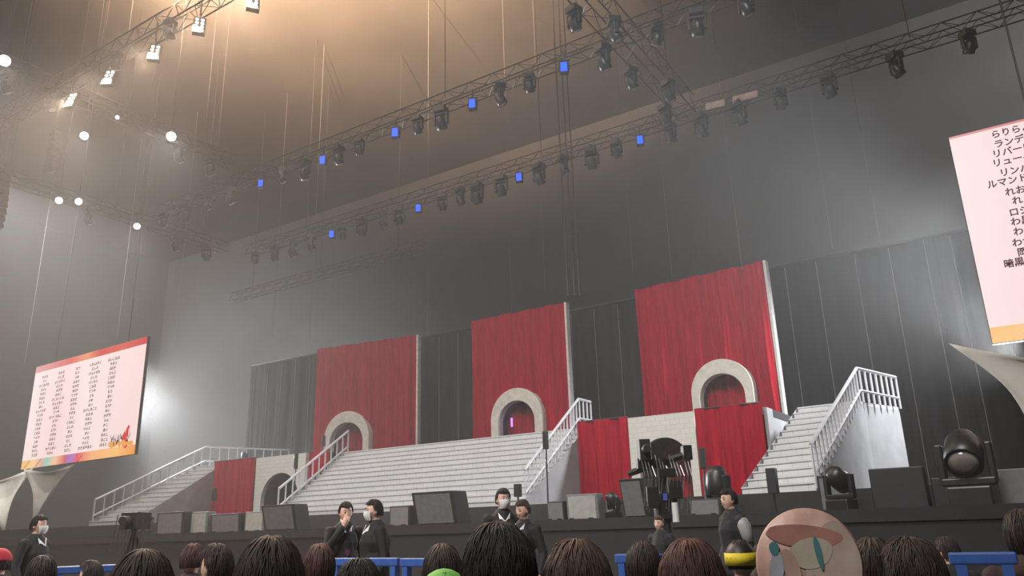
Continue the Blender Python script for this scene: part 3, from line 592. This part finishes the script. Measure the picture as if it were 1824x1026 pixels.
def column_speaker(label, px, ytop, ybody, Y, base, w=.14):
    p = at_y(px, ytop, Y); b = at_y(px, ybody, Y); x = p.x; t = thing('column_speaker', label, 'speaker', (x, Y, base))
    MB().box((0, 0, (p.z + b.z) / 2 - base), (w, w, p.z - b.z)).build('column', M['black'], t, bevel=.015)
    MB().tube([(0, 0, .03), (0, 0, b.z - base + .02)], .025, 6).build('pole', M['black'], t)
    MB().lathe([(0, .04), (.18, .03), (.2, 0), (0, 0)], 18).build('base', M['black'], t)
column_speaker('slim black column speaker on a pole at the right of the central stairs', 971, 768, 800, 19.0, LOW, .13)
column_speaker('short black column speaker below the slim pole one', 922, 862, 885, 17.5, LOW, .16)
column_speaker('slim black column speaker in front of the right arch', 1250, 798, 835, 18.5, LOW, .13)
column_speaker('thick black column speaker before the right stairs', 1373, 834, 880, 17.5, LOW, .2)
column_speaker('slim black column speaker beside the left brick arch', 528, 808, 835, 23.2, DECK, .13)
column_speaker('small black column speaker before the short left curtain', 383, 870, 893, 20.0, DECK, .13)
column_speaker('short dark column inside the left tall arch', 577, 776, 795, 25.2, DECK, .12)
moving_head('round moving head light on the apron before the right red curtain', (ground_x(1281, 17.8), 17.8, LOW), -.5, 0, 'floor moving heads', M['glint'], floor=True, s=1.35).scale = (1.55,) * 3
fs_ = moving_head('large round moving head light at the right end of the stage', (ground_x(1735, 17.5), 17.5, LOW), -.05, -.9, 'floor moving heads', M['glint'], floor=True); fs_.scale = (2.1,) * 3
fz = moving_head('small moving head light on the landing of the far left stairs', (at_y(437, 800, 26.5).x, 26.5, UPP), -.5, .3, 'floor moving heads', M['glint'], floor=True); fz.scale = (1.1,) * 3
fz = moving_head('moving head light by the foot of the right stairs railing', (ground_x(1500, 17.2), 17.2, LOW), -.3, 1.1, 'floor moving heads', M['glint'], floor=True); fz.scale = (1.3,) * 3
fz = moving_head('moving head light in the dark gear under the left railing', (ground_x(262, 17.2), 17.2, LOW), -.8, 1.1, 'floor moving heads', M['glint'], floor=True); fz.scale = (1.1,) * 3
fz = moving_head('pale moving head light beside the tilted dark monitor', (ground_x(1092, 17.4), 17.4, LOW), -.5, .8, 'floor moving heads', M['glint'], floor=True); fz.scale = (.9,) * 3
# camera rig with jib
p0 = at_d(1190, 950, 11.5)
t = thing('camera_rig', 'tall black camera crane rig standing before the right arch', 'camera crane', (p0.x, p0.y, 0), YAW)
MB().tube([(0, 0, .9), (0, 0, 2.15)], .07, 10).box((0, 0, 1.5), (.3, .26, .34)).build('column', M['metal'], t)
for a in (0, 2.1, 4.2):
    MB().tube([(0, 0, 1.0), (.55 * math.cos(a), .55 * math.sin(a), .04)], .035, 6).build('leg', M['metal'], t)
MB().tube([(-.45, .3, 1.98), (.4, -.1, 2.22)], .05, 6).box((-.1, .1, 2.1), (.5, .2, .14)).box((.34, -.1, 2.22), (.12, .2, .2)).build('jib_arm', M['metal'], t)
MB().box((-.25, 0, 2.28), (.16, .3, .3)).tube([(-.25, -.15, 2.28), (-.25, -.32, 2.28)], .06, 12).build('camera_body', M['black'], t, bevel=.01)
MB().box((.12, -.14, 1.72), (.2, .1, .25)).box((-.2, -.14, 1.62), (.16, .1, .3)).box((.02, -.14, 1.95), (.24, .16, .12)).build('control_box', M['metal'], t, bevel=.01)
MB().box((-.03, -.17, 1.62), (.06, .02, .09)).build('blue_display', mat('blue_display_face', (.06, .08, .3), .4, emit=(.05, .08, .4), es=.2), t)
wv = MB()
for k in range(14):
    x = -.32 + k * .05; wv.tube([(x, -.12, 2.2 - .05 * (k % 4)), (x + .03, -.2, 1.9), (x - .02 * (k % 3), -.14, 1.5 - .04 * (k % 5))], .008, 4)
wv.build('cable_loom', M['steel'], t)
MB().tube([(.08, -.25, 1.28), (.08, -.25, 1.54)], .045, 12).build('white_counterweight', M['shirt'], t)
p0 = at_d(240, 950, 13)
t = thing('tripod_camera', 'dark tripod mounted camera with hanging cables at the left of the stage', 'camera', (p0.x, p0.y, 0), YAW)
for a in (0, 2.1, 4.2): MB().tube([(0, 0, 1.4), (.45 * math.cos(a), .45 * math.sin(a), .03)], .025, 6).build('leg', M['metal'], t)
MB().box((0, 0, 1.55), (.26, .5, .26)).tube([(0, -.25, 1.55), (0, -.45, 1.55)], .07, 12).build('camera_body', M['black'], t, bevel=.01)
MB().tube([(0, 0, 1.3), (0, 0, 1.45)], .05, 8).build('head', M['metal'], t)
wv = MB()
for k in range(9): wv.tube([(-.25 + k * .06, -.1, 1.65 - .05 * (k % 3)), (-.28 + k * .06, -.15, 1.1)], .008, 4)
wv.build('cable_loom', M['steel'], t)
# ------------------------------------------------------------------ blue barriers
def barrier(label, a, b, H=1.08):
    a, b = Vector((*a, 0)), Vector((*b, 0)); L_ = (b - a).length; an = math.atan2(b.y - a.y, b.x - a.x); t = thing('crowd_barrier', label, 'barrier', tuple(a), an, 'blue crowd barriers')
    MB().box((L_ / 2, 0, H - .04), (L_, .06, .06)).build('top_rail', M['blue'], t, bevel=.01)
    MB().box((L_ / 2, 0, .3), (L_, .04, .05)).build('lower_rail', M['blue'], t)
    for x in (.05, L_ - .05): MB().box((x, 0, H / 2), (.05, .05, H - .06)).build('leg', M['blue'], t)
    for x in (.05, L_ - .05): MB().box((x, 0, .02), (.06, .6, .04)).build('foot', M['blue'], t)
def bz(x, y): p = at_z(x, y + 5, 1.04); return (p.x, p.y)
for lb, a, b in (('blue crowd barrier in front of the two men in suits, left of centre', (594, 996), (712, 996)), ('blue crowd barrier right of the men in suits, partly hidden by heads', (716, 997), (800, 997)), ('short piece of blue barrier seen between two heads right of centre', (1098, 990), (1180, 990)), ('blue crowd barrier at the right edge of the frame', (1690, 990), (1812, 989)),
                 ('blue crowd barrier at the far left behind the low heads', (96, 999), (215, 999))):
    A = Vector(bz(*a)); B = Vector(bz(*b)); A, B = [v if v.length < 8 else v * (7.5 / v.length) for v in (A, B)]; barrier(lb, A, B)
# ------------------------------------------------------------------ people
def head_fn(u):
    x, y, z = u
    if z < -.15: k = min(1, (-.15 - z) / .85); x *= 1 - .28 * k; y = y * (1 - .18 * k) - (.12 * k if y < 0 else -.02)
    if y < 0:
        if abs(x) < .32 and -.42 < z < .12: y -= .20 * (1 - abs(x) / .32) * (1 - abs(z + .22) / .34 if abs(z + .22) < .34 else 0)   # nose
        if .0 < z < .22 and .15 < abs(x) < .6: y += .05                                                                            # eye sockets
        if -.95 < z < -.68 and abs(x) < .4: y -= .07                                                                               # chin
        y *= .95
    else: y *= 1.03
    return Vector((x, y, z))
def limb(mb, pts, rs, n=10, flat=1.0):
    """joined segments with a ball at each joint so the voxel pass fuses them"""
    mb.tube(pts, rs, n, flat=flat)
    for p, r in list(zip(pts, rs)): mb.ball(p, r * .98, 8, 6)
def remesh(mb, name, vox, mats, parent, smooth=2):
    o = mb.build(name, mats, None); m = o.modifiers.new('r', 'REMESH'); m.mode = 'VOXEL'; m.voxel_size = vox
    s = o.modifiers.new('s', 'SMOOTH'); s.iterations = smooth; s.factor = .5
    bpy.context.view_layer.update(); me = bpy.data.meshes.new_from_object(o.evaluated_get(bpy.context.evaluated_depsgraph_get()))
    old = o.data; o.modifiers.clear(); o.data = me; bpy.data.meshes.remove(old); me.polygons.foreach_set('use_smooth', [True] * len(me.polygons)); o.parent = parent; return o
def hand(mb, wrist, d, palm, side, curl=.35, s=1.0):
    """palm plus four unequal fingers and a thumb; d points along the hand, palm is the inside direction"""
    d = Vector(d).normalized(); palm = Vector(palm); palm = (palm - d * palm.dot(d)).normalized(); ac = d.cross(palm) * side; w = Vector(wrist)
    mb.tube([w, w + d * .035 * s, w + d * .085 * s], [.026 * s, .036 * s, .036 * s], 10); mb.box(w + d * .05 * s, (.03 * s,) * 3)
    for k, (off, ln, r) in enumerate([(-.028, .068, .0088), (-.009, .076, .009), (.010, .071, .0088), (.028, .056, .008)]):
        b = w + d * .08 * s + ac * off * s; c = curl * (1 + .12 * k); d1 = (d * math.cos(c) + palm * math.sin(c)); d2 = (d * math.cos(c * 2.2) + palm * math.sin(c * 2.2)); d3 = (d * math.cos(c * 3) + palm * math.sin(c * 3))
        p1 = b + d1 * ln * .45 * s; p2 = p1 + d2 * ln * .32 * s; p3 = p2 + d3 * ln * .25 * s
        mb.tube([b - d * .02 * s, p1, p2, p3], [r * 1.05 * s, r * s, r * .95 * s, r * .75 * s], 8)
    b = w + d * .025 * s - ac * .026 * s; p1 = b + (d * .6 - ac * .75 + palm * .3).normalized() * .036 * s; p2 = p1 + (d * .85 - ac * .25 + palm * .4).normalized() * .032 * s
    mb.tube([b, p1, p2], [.013 * s, .011 * s, .0085 * s], 8)
def hair_mesh(style, seed, hc, fluff=1.0, n=520):
    """shell plus tapered locks over a head of centre hc; faces -Y"""
    rnd = random.Random(seed); mb = MB(); R_ = Vector((.080, .100, .122)) * fluff
    def keep(u):      # hairline
        if style == 'bob': lim = -.75 if u.y > -.25 else .42
        elif style == 'long': lim = -.95 if u.y > -.2 else .42
        else: lim = -.42 if u.y > .2 else (-.05 if u.y > -.2 else .50)
        return u.z > lim
    nu, nv = 28, 18; idx = {}
    for j in range(nv + 1):
        for i in range(nu):
            th = PI * j / nv * .93; ph = 2 * PI * i / nu; u = Vector((math.sin(th) * math.cos(ph), math.sin(th) * math.sin(ph), math.cos(th)))
            if keep(u):
                q = 1.03 + .05 * noise.noise(u * 2.6 + Vector((seed, 0, 0))); idx[i, j] = len(mb.v); mb.v.append(hc + Vector((u.x * R_.x, u.y * R_.y, u.z * R_.z)) * q)
    for j in range(nv):
        for i in range(nu):
            ks = [(i, j), (i, j + 1), ((i + 1) % nu, j + 1), ((i + 1) % nu, j)]
            if all(k in idx for k in ks): mb.f.append([idx[k] for k in ks]); mb.m.append(0)
    cr = Vector((rnd.uniform(-.15, .15), .25, .97)).normalized(); part = rnd.uniform(-.3, .3)
    for k in range(n):
        ph = rnd.uniform(0, 2 * PI); t0 = rnd.uniform(.03, .62) ** 1.0; reach = rnd.uniform(.26, .50)
        if style in ('bob', 'long'): reach *= 1.35
        pts = []; rs = []; m = 6; tw = rnd.uniform(-.35, .35); lift = rnd.uniform(.0, .055) * (1.6 if style == 'messy' else 1)
        for s in range(m + 1):
            a = (t0 + reach * s / m) * PI * .72; pp = ph + tw * s / m
            u = Vector((math.sin(a) * math.cos(pp), math.sin(a) * math.sin(pp), math.cos(a)))
            if style in ('bob', 'long') and u.z < -.2 and u.y > -.3: pass
            elif not keep(u) and s > 1: break
            q = 1.05 + lift * math.sin(PI * (s / m) * .9) + (.05 * (s / m) ** 2 if style != 'long' else .02) + .03 * noise.noise(u * 5 + Vector((0, seed, 0)))
            pts.append(hc + Vector((u.x * R_.x, u.y * R_.y, u.z * R_.z)) * q); rs.append((.0048 if n > 600 else .0065 if n > 300 else .009) * (1 - .85 * s / m) * rnd.uniform(.7, 1.1))
        if len(pts) >= 3: mb.tube(pts, rs, 4, flat=.5, caps=False)
    if style == 'long':
        for k in range(60):
            a = rnd.uniform(-.1, PI + .1); x = math.cos(a) * .085; y = .02 + math.sin(a) * .085
            mb.tube([hc + Vector((x * .95, y, -.03)), hc + Vector((x * 1.08, y * 1.12, -.14)), hc + Vector((x * 1.02 + rnd.uniform(-.01, .01), y * 1.1, -.27 - rnd.uniform(0, .06)))], [.02, .019, .004], 5, flat=.5)
    return mb
def person(label, loc, rz, pose='stand', top_z=None, hair='short', hcol='hall_blk', jacket='suit', trouser='trouser', arms=None, turn=0.0, nod=0.0, mask=False, shirt=False, tie=False, seed=1, cap=None, fluff=1.0, nlock=520, detail=True, group=None, scale=None):
    S = 1.0; base = 1.745 if pose == 'stand' else 1.305
    if scale is None: S = (top_z / base) if top_z else 1.0
    else: S = scale
    t = thing('person', label, 'person', loc, rz, group); t.scale = (S, S, S)
    dz = 0 if pose == 'stand' else -.44; V = Vector
    neck = V((0, .01, 1.46 + dz)); hc = V((0, -.02, 1.615 + dz)); sh = {-1: V((-.175, .01, 1.40 + dz)), 1: V((.175, .01, 1.40 + dz))}
    A = {}
    for s in (-1, 1):
        if arms and s in arms: A[s] = [V(p) for p in arms[s]]
        elif pose == 'stand': A[s] = [V((s * .235, .04, 1.13)), V((s * .235, -.07, .89))]
        else: A[s] = [V((s * .25, .0, 1.13 + dz)), V((s * .17, -.25, 1.02 + dz))]
    hip = {s: V((s * .09, 0, .93 + dz)) for s in (-1, 1)}
    if pose == 'stand': knee = {s: V((s * .10, -.02, .50)) for s in (-1, 1)}; ank = {s: V((s * .105, .02, .09)) for s in (-1, 1)}
    else: knee = {s: V((s * .11, -.43, .49)) for s in (-1, 1)}; ank = {s: V((s * .11, -.40, .09)) for s in (-1, 1)}
    Rm = Matrix.Rotation(turn, 3, 'Z') @ Matrix.Rotation(nod, 3, 'X'); hr = (.073, .092, .115)
    b = MB(); b.ball(hc, hr, 24, 18, fn=head_fn, rot=Rm)
    for s in (-1, 1): b.ball(hc + Rm @ V((s * .074, .012, -.008)), (.011, .021, .032), 8, 6, rot=Rm)
    limb(b, [neck - V((0, 0, .08)), neck, hc - V((0, -.012, .07))], [.062, .056, .054])
    limb(b, [V((0, 0, .95 + dz)), V((0, 0, 1.12 + dz)), V((0, 0, 1.28 + dz)), V((0, .005, 1.38 + dz))], [.14, .125, .145, .12], 14, .72)
    for s in (-1, 1):
        limb(b, [V((0, .005, 1.40 + dz)), sh[s], A[s][0], A[s][1]], [.06, .055, .04, .027])
        limb(b, [V((s * .05, 0, .97 + dz)), hip[s], knee[s], ank[s]], [.09, .088, .056, .04]); limb(b, [ank[s], ank[s] + V((0, -.07, -.05)), ank[s] + V((s * .01, -.15, -.06))], [.04, .038, .03])
        d = (A[s][1] - A[s][0]).normalized(); hp = arms.get(('palm', s), (-s * .9, -.3, 0)) if arms else (-s * .9, -.3, 0); hd = arms.get(('dir', s), d) if arms else d
        hand(b, A[s][1], hd, hp, s, arms.get(('curl', s), .35) if arms else .35)
    body = remesh(b, 'body', .0085 if detail else .011, [M['skin']], t, 1)
    j = MB(); limb(j, [V((0, 0, .90 + dz)), V((0, 0, 1.12 + dz)), V((0, 0, 1.28 + dz)), V((0, .008, 1.41 + dz))], [.175, .16, .178, .13], 16, .72); limb(j, [V((0, .01, 1.37 + dz)), V((0, .02, 1.41 + dz))], [.10, .07])
    for s in (-1, 1): limb(j, [V((s * .05, .008, 1.40 + dz)), sh[s], A[s][0], A[s][1] - (A[s][1] - A[s][0]).normalized() * .03], [.07, .066, .055, .044])
    remesh(j, 'jacket' if shirt else 'top', .014, [M[jacket]], t, 2)
    p = MB()
    for s in (-1, 1): limb(p, [V((s * .05, 0, .96 + dz)), hip[s], knee[s], ank[s] + V((0, 0, .02))], [.115, .112, .078, .062])
    remesh(p, 'trousers', .016, [M[trouser]], t, 2)
    f = MB()
    for s in (-1, 1): f.tube([ank[s] + V((0, .05, -.05)), ank[s] + V((0, -.05, -.045)), ank[s] + V((s * .012, -.17, -.055))], [.038, .045, .034], 10)
    f.build('shoes', M['black'], t, True)
    if detail:
        for s in (-1, 1):
            e = MB().ball(hc + Rm @ V((s * .030, -.079, .010)), (.012, .006, .006), 10, 6, rot=Rm).build('eye', M['eyew'], body, True)
            MB().ball(hc + Rm @ V((s * .030, -.0855, .010)), .0045, 8, 5).build('iris', M['eyed'], body, True)
            MB().tube([hc + Rm @ V((s * .016, -.088, .030)), hc + Rm @ V((s * .032, -.089, .034)), hc + Rm @ V((s * .048, -.080, .029))], [.003, .0035, .002], 6).build('eyebrow', M[hcol], body)
        MB().tube([hc + Rm @ V((-.021, -.087, -.056)), hc + Rm @ V((0, -.096, -.054)), hc + Rm @ V((.021, -.087, -.056))], [.002, .0055, .002], 6).build('mouth', M['lip'], body, True)
    if mask:
        mb = MB(); vs = []; n = 10
        for jz in range(n + 1):
            for ix in range(n + 1):
                a = (ix / n - .5) * 2.3; z = .0 - .10 * jz / n; k = 1 - .25 * (jz / n) ** 2
                vs.append(hc + Rm @ V((math.sin(a) * .077 * k, -.012 - math.cos(a) * (.096 + .012 * math.sin(PI * jz / n)) * k, z)))
        mb.add(vs, [(q * (n + 1) + r, q * (n + 1) + r + 1, (q + 1) * (n + 1) + r + 1, (q + 1) * (n + 1) + r) for q in range(n) for r in range(n)])
        for s in (-1, 1): mb.tube([hc + Rm @ V((s * .066, -.045, -.02)), hc + Rm @ V((s * .078, .01, .015))], .0018, 4)
        mb.build('face_mask', M['mask'], t, True)
    if shirt:
        s_ = MB(); s_.add([V((-.07, -.085, 1.47 + dz)), V((.07, -.085, 1.47 + dz)), V((.025, -.152, 1.20 + dz)), V((-.025, -.152, 1.20 + dz)), V((0, -.145, 1.38 + dz))], [(0, 4, 3), (4, 1, 2), (3, 4, 2)])
        s_.lathe([(.082, -.045), (.072, .045), (.066, .045)], 16, c=neck + V((0, 0, .0))); so = s_.build('shirt_collar', M['shirt'], t, True); so.modifiers.new('th', 'SOLIDIFY').thickness = .006
    if tie:
        MB().add([V((-.015, -.150, 1.42 + dz)), V((.015, -.150, 1.42 + dz)), V((.028, -.168, 1.16 + dz)), V((0, -.17, 1.12 + dz)), V((-.028, -.168, 1.16 + dz))], [(0, 1, 2, 3, 4)]).build('necktie', M['tie'], t).modifiers.new('th', 'SOLIDIFY').thickness = .01
    h = hair_mesh(hair, seed, V((0, 0, 0)), fluff, nlock).build('hair', M[hcol], t, True); h.location = hc; h.rotation_euler = Rm.to_euler()
    if cap:
        c_ = MB(); c_.ball(V((0, 0, 0)), (.108, .128, .134), 20, 12, fn=lambda u: Vector((u.x, u.y, max(u.z, .12))))
        if cap == 'red_cap': c_.ball(V((0, -.12, .03)), (.075, .08, .012), 14, 6)
        co = c_.build('cap', M[{'red_cap': 'red_cap', 'green_cap': 'green'}.get(cap, 'black')], t, True); co.location = hc + V((0, 0, .012)); co.rotation_euler = Rm.to_euler()
        if cap == 'band': 
            MB().lathe([(.108, -.03), (.114, -.03), (.113, .05), (.104, .05)], 24).build('yellow_band', M['yellow'], co, True).scale = (.95, 1.13, 1)
            co.location = hc + V((0, 0, .005))
    return t
def spot_at(px, dist): p = at_d(px, 945, dist); return (p.x, p.y, 0)
def face_cam(loc): return math.atan2(-(loc[0]), -(-loc[1]) * -1) if False else math.atan2(-loc[0], loc[1])   # rz so that -Y looks at the camera
def hz_y(x):
    lo, hi = 700, 1100
    for _ in range(40):
        m_ = (lo + hi) / 2
        if ray(x, m_).z > 0: lo = m_
        else: hi = m_
    return lo
def topz(px, py, dist): return at_d(px, py, dist).z
def staff(label, px, ytop, dist, look, **kw):
    l = spot_at(px, dist); return person(label, l, face_cam(l) + look, 'stand', topz(px, ytop, dist) , **kw)
staff('standing person in black suit and white face mask at the far left, facing right', 66, 917, 9.0, .9, hair='short', hcol='hall_blk', mask=True, shirt=True, seed=31)
staff('standing person in black suit and purple tie raising a hand to the face', 614, 893, 8.8, .25, shirt=True, tie=True, seed=32, nod=.1,
      arms={-1: [(-.24, -.16, 1.20), (-.06, -.19, 1.46)], ('palm', -1): (.3, .9, .1), ('dir', -1): (.35, .1, .95), ('curl', -1): .3})
staff('standing person in black suit and mask turned left towards the one with raised hand', 668, 889, 8.3, -1.25, mask=True, shirt=True, seed=33, turn=-.1)
staff('standing masked person in black, taller one of the pair right of centre', 897, 869, 9.0, .15, mask=True, shirt=True, seed=34, turn=.25)
staff('standing person in black, head tilted, shorter one of the pair right of centre', 934, 889, 8.6, -.6, shirt=True, seed=35, nod=.15, hcol='hair_dk', turn=-.2)
staff('standing person in black jacket with grey patched shoulder looking left before the right stairs', 1306, 870, 8.6, -1.0, seed=36, jacket='cloth_dk', hair='messy')
staff('dark clothed person half hidden behind the camera rig', 1176, 918, 10.6, -.5, seed=37, jacket='cloth_dk', hcol='hair_dk')
pm = MB()
pm.tube([(.19, .01, 1.41), (.205, .012, 1.34), (.222, .025, 1.24), (.233, .038, 1.15)], [.045, .073, .067, .061], 16)
pm.build('shoulder_patch', M['lgrey'], [o for o in bpy.data.objects if o.get('label', '').startswith('standing person in black jacket')][0], True)
AUD = [  # px, ytop, head width px, turn, hair style, hair colour, top colour, cap, label
    (262, 968, 128, .1, 'bob', 'hair_dk', 'cloth_dk', None, 'seated spectator seen from behind, broad dark hair, left part of the bottom edge'),
    (346, 964, 46, -.3, 'short', 'hair_rd', 'cloth_brown', None, 'seated spectator with reddish brown hair, small head just right of the broad dark hair'),
    (391, 963, 62, .75, 'short', 'hair_dk', 'cloth_dk', None, 'seated spectator with dark hair turned to show an ear, left of the big round head'),
    (484, 943, 138, 0, 'bob', 'hair_dk', 'cloth_brown', None, 'seated spectator with big round dark brown hair in front of the black monitor'),
    (572, 963, 62, .2, 'bob', 'hair_rd', 'cloth_brown', None, 'seated spectator with reddish hair below the person with raised hand'),
    (640, 988, 98, -.1, 'messy', 'hall_blk', 'cloth_dk', None, 'seated spectator with black hair, lowest head in front of the left barrier'),
    (788, 962, 82, 0, 'bob', 'hair_dk', 'cloth_dk', None, 'seated spectator with dark hair, right of the left of centre blue barriers'),
    (790, 1008, 108, 0, 'short', 'hair_dk', 'cloth_dk', 'green_cap', 'seated spectator in bright green cap just showing at the bottom edge'),
    (889, 918, 142, .35, 'short', 'hall_blk', 'cloth_dk', None, 'seated spectator with the tallest black haired head in the centre, ear showing'),
    (1024, 948, 142, -.1, 'bob', 'hair_br', 'cloth_brown', None, 'seated spectator with brown hair right of the tall black haired head'),
    (1142, 958, 72, 0, 'short', 'hair_dk', 'cloth_dk', None, 'seated spectator with dark hair in front of the camera rig'),
    (1226, 948, 132, .15, 'bob', 'hair_rd', 'cloth_brown', None, 'seated spectator with big dark reddish hair left of the yellow banded cap'),
    (1314, 957, 58, 0, 'short', 'hall_blk', 'cloth_dk', 'band', 'seated spectator in black cap with a bright yellow band'),
    (1350, 966, 40, -.2, 'short', 'hair_rd', 'cloth_brown', None, 'seated spectator with reddish head between the yellow banded cap and the round fan'),
    (1548, 950, 90, 0, 'bob', 'hair_dk', 'cloth_brown', None, 'seated spectator with dark hair just right of the round fan'),
    (1618, 947, 112, .6, 'messy', 'hair_dk', 'cloth_dk', None, 'seated spectator with wavy dark hair, big head near the right barrier'),
    (1682, 952, 46, .8, 'short', 'hair_dk', 'cloth_dk', None, 'seated spectator turned sideways behind the wavy haired head'),
    (8, 974, 40, .4, 'short', 'hair_dk', 'cloth_dk', 'red_cap', 'seated spectator in red cap at the left edge'),
    (84, 984, 58, .1, 'short', 'hair_dk', 'cloth_dk', None, 'seated spectator with dark hair below the masked person in suit'),
    (172, 994, 46, .9, 'short', 'hair_dk', 'cloth_dk', None, 'seated spectator turned right, small head left of the broad dark hair'),
    (1822, 900, 66, 0, 'bob', 'hair_dk', 'cloth_brown', None, 'spectator with dark brown hair cut off by the right edge of the frame'),
]
for i, (px, yt, wd, tn, hs, hcn, top, cap, lb) in enumerate(AUD):
    D = .205 * F_PX / wd; l = spot_at(px, D); tz = topz(px, yt, D)
    big = wd > 90
    person(lb, l, face_cam(l) + PI + tn * .6, 'sit', None, hair=hs, hcol=hcn, jacket=top, seed=50 + i, cap=cap, fluff=1.08, nlock=1500 if big else 420, detail=False, turn=tn * .5, scale=tz / 1.33, mask=(px == 172))
# round hand fan held up on its stick
D = 2.27; c = at_d(1443, 1006, D)
t = thing('round_hand_fan', 'large round fan with pink rim and pale and teal print, held up among the heads', 'hand fan', (c.x, c.y, c.z), YAW * 1.0 + .08)
R_ = .149
MB().lathe([(0, -.004), (R_, -.004), (R_, .004), (0, .004)], 48, rot=Matrix.Rotation(PI / 2, 3, 'X')).build('fan_disc', mat('fan_rim_pink', (.92, .52, .43), .45, scale=12, var=.18), t, True)
def blob(name, m, cx, cz, rx, rz_, y, tilt=0, n=32):
    pts = []
    for k in range(n):
        a = 2 * PI * k / n; u, v = math.cos(a) * rx * (1 + .06 * math.sin(3 * a)), math.sin(a) * rz_; p = Vector((cx + u * math.cos(tilt) - v * math.sin(tilt), y, cz + u * math.sin(tilt) + v * math.cos(tilt)))
        l = math.hypot(p.x, p.z); q = R_ * .965
        if l > q: p.x *= q / l; p.z *= q / l
        pts.append(p)
    return MB().add(pts, [tuple(range(n))]).build(name, m, t)
fm = lambda nm, c: mat(nm, c, .5, scale=14, var=.08)
blob('print_patch', fm('fan_print_pale_pink', (1, .72, .62)), .07, -.01, .085, .13, -.0050, -.35)
blob('print_patch', fm('fan_print_pink', (.80, .40, .33)), -.01, .075, .11, .03, -.0053, -.1)
blob('print_patch', fm('fan_print_cream', (1, .82, .66)), .005, .03, .062, .04, -.0056, .15)
blob('print_patch', fm('fan_print_peach', (.95, .60, .50)), -.055, -.005, .022, .05, -.0059, .3)
blob('print_patch', fm('fan_print_lilac', (.75, .77, .86)), -.03, -.085, .10, .052, -.0062, .1)
blob('print_patch', fm('fan_print_lilac', (.75, .77, .86)), -.10, -.02, .02, .06, -.0065, -.2)
blob('print_patch', fm('fan_print_pale_blue', (.60, .68, .90)), .055, -.10, .05, .03, -.0068, -.3)
blob('print_patch', fm('fan_print_teal', (.16, .42, .44)), .025, .03, .009, .045, -.0071, .12)
blob('print_patch', fm('fan_print_teal', (.16, .42, .44)), -.098, .045, .014, .018, -.0071)
blob('print_patch', fm('fan_print_dark', (.05, .05, .07)), -.012, -.038, .022, .007, -.0074, .35)
MB().tube([(0, 0, -R_ + .01), (0, 0, -R_ - .14)], .009, 8).build('handle', M['lgrey'], t)
l = spot_at(1452, 2.75)
hx = c + Vector((0, 0, -R_ - .09)); h_rot = Matrix.Rotation(-(face_cam(l) + PI), 3, 'Z'); hl = h_rot @ (hx - Vector(l))
hl = hl / .9 - Vector((0, 0, .07))
person('seated spectator hidden behind the round fan, holding it up', l, face_cam(l) + PI, 'sit', None, hair='short', hcol='hair_dk', jacket='cloth_brown', seed=90, detail=False, scale=.9, nlock=200,
       arms={1: [tuple((hl + Vector((.3, .06, .80))) / 2 ), tuple(hl)], ('palm', 1): (0, 1, .2), ('dir', 1): (0, .1, 1), ('curl', 1): .75})
# ------------------------------------------------------------------ haze filling the hall
hm = bpy.data.materials.new('haze'); hm.use_nodes = True; nt = hm.node_tree
for n_ in list(nt.nodes):
    if n_.type != 'OUTPUT_MATERIAL': nt.nodes.remove(n_)
vs_ = nt.nodes.new('ShaderNodeVolumeScatter'); vs_.inputs['Density'].default_value = HAZE_DENSITY; vs_.inputs['Color'].default_value = (1, 1, 1, 1); vs_.inputs['Anisotropy'].default_value = .25
nt.links.new([n_ for n_ in nt.nodes if n_.type == 'OUTPUT_MATERIAL'][0].inputs['Volume'], vs_.outputs[0])
hz = MB().box((-25, 13.7, 14.9), (101.2, 68.8, 29.76)).build('stage_haze', hm)
tag(hz, 'thin stage haze filling the hall and glowing around the lamps', 'haze', None, 'stuff')
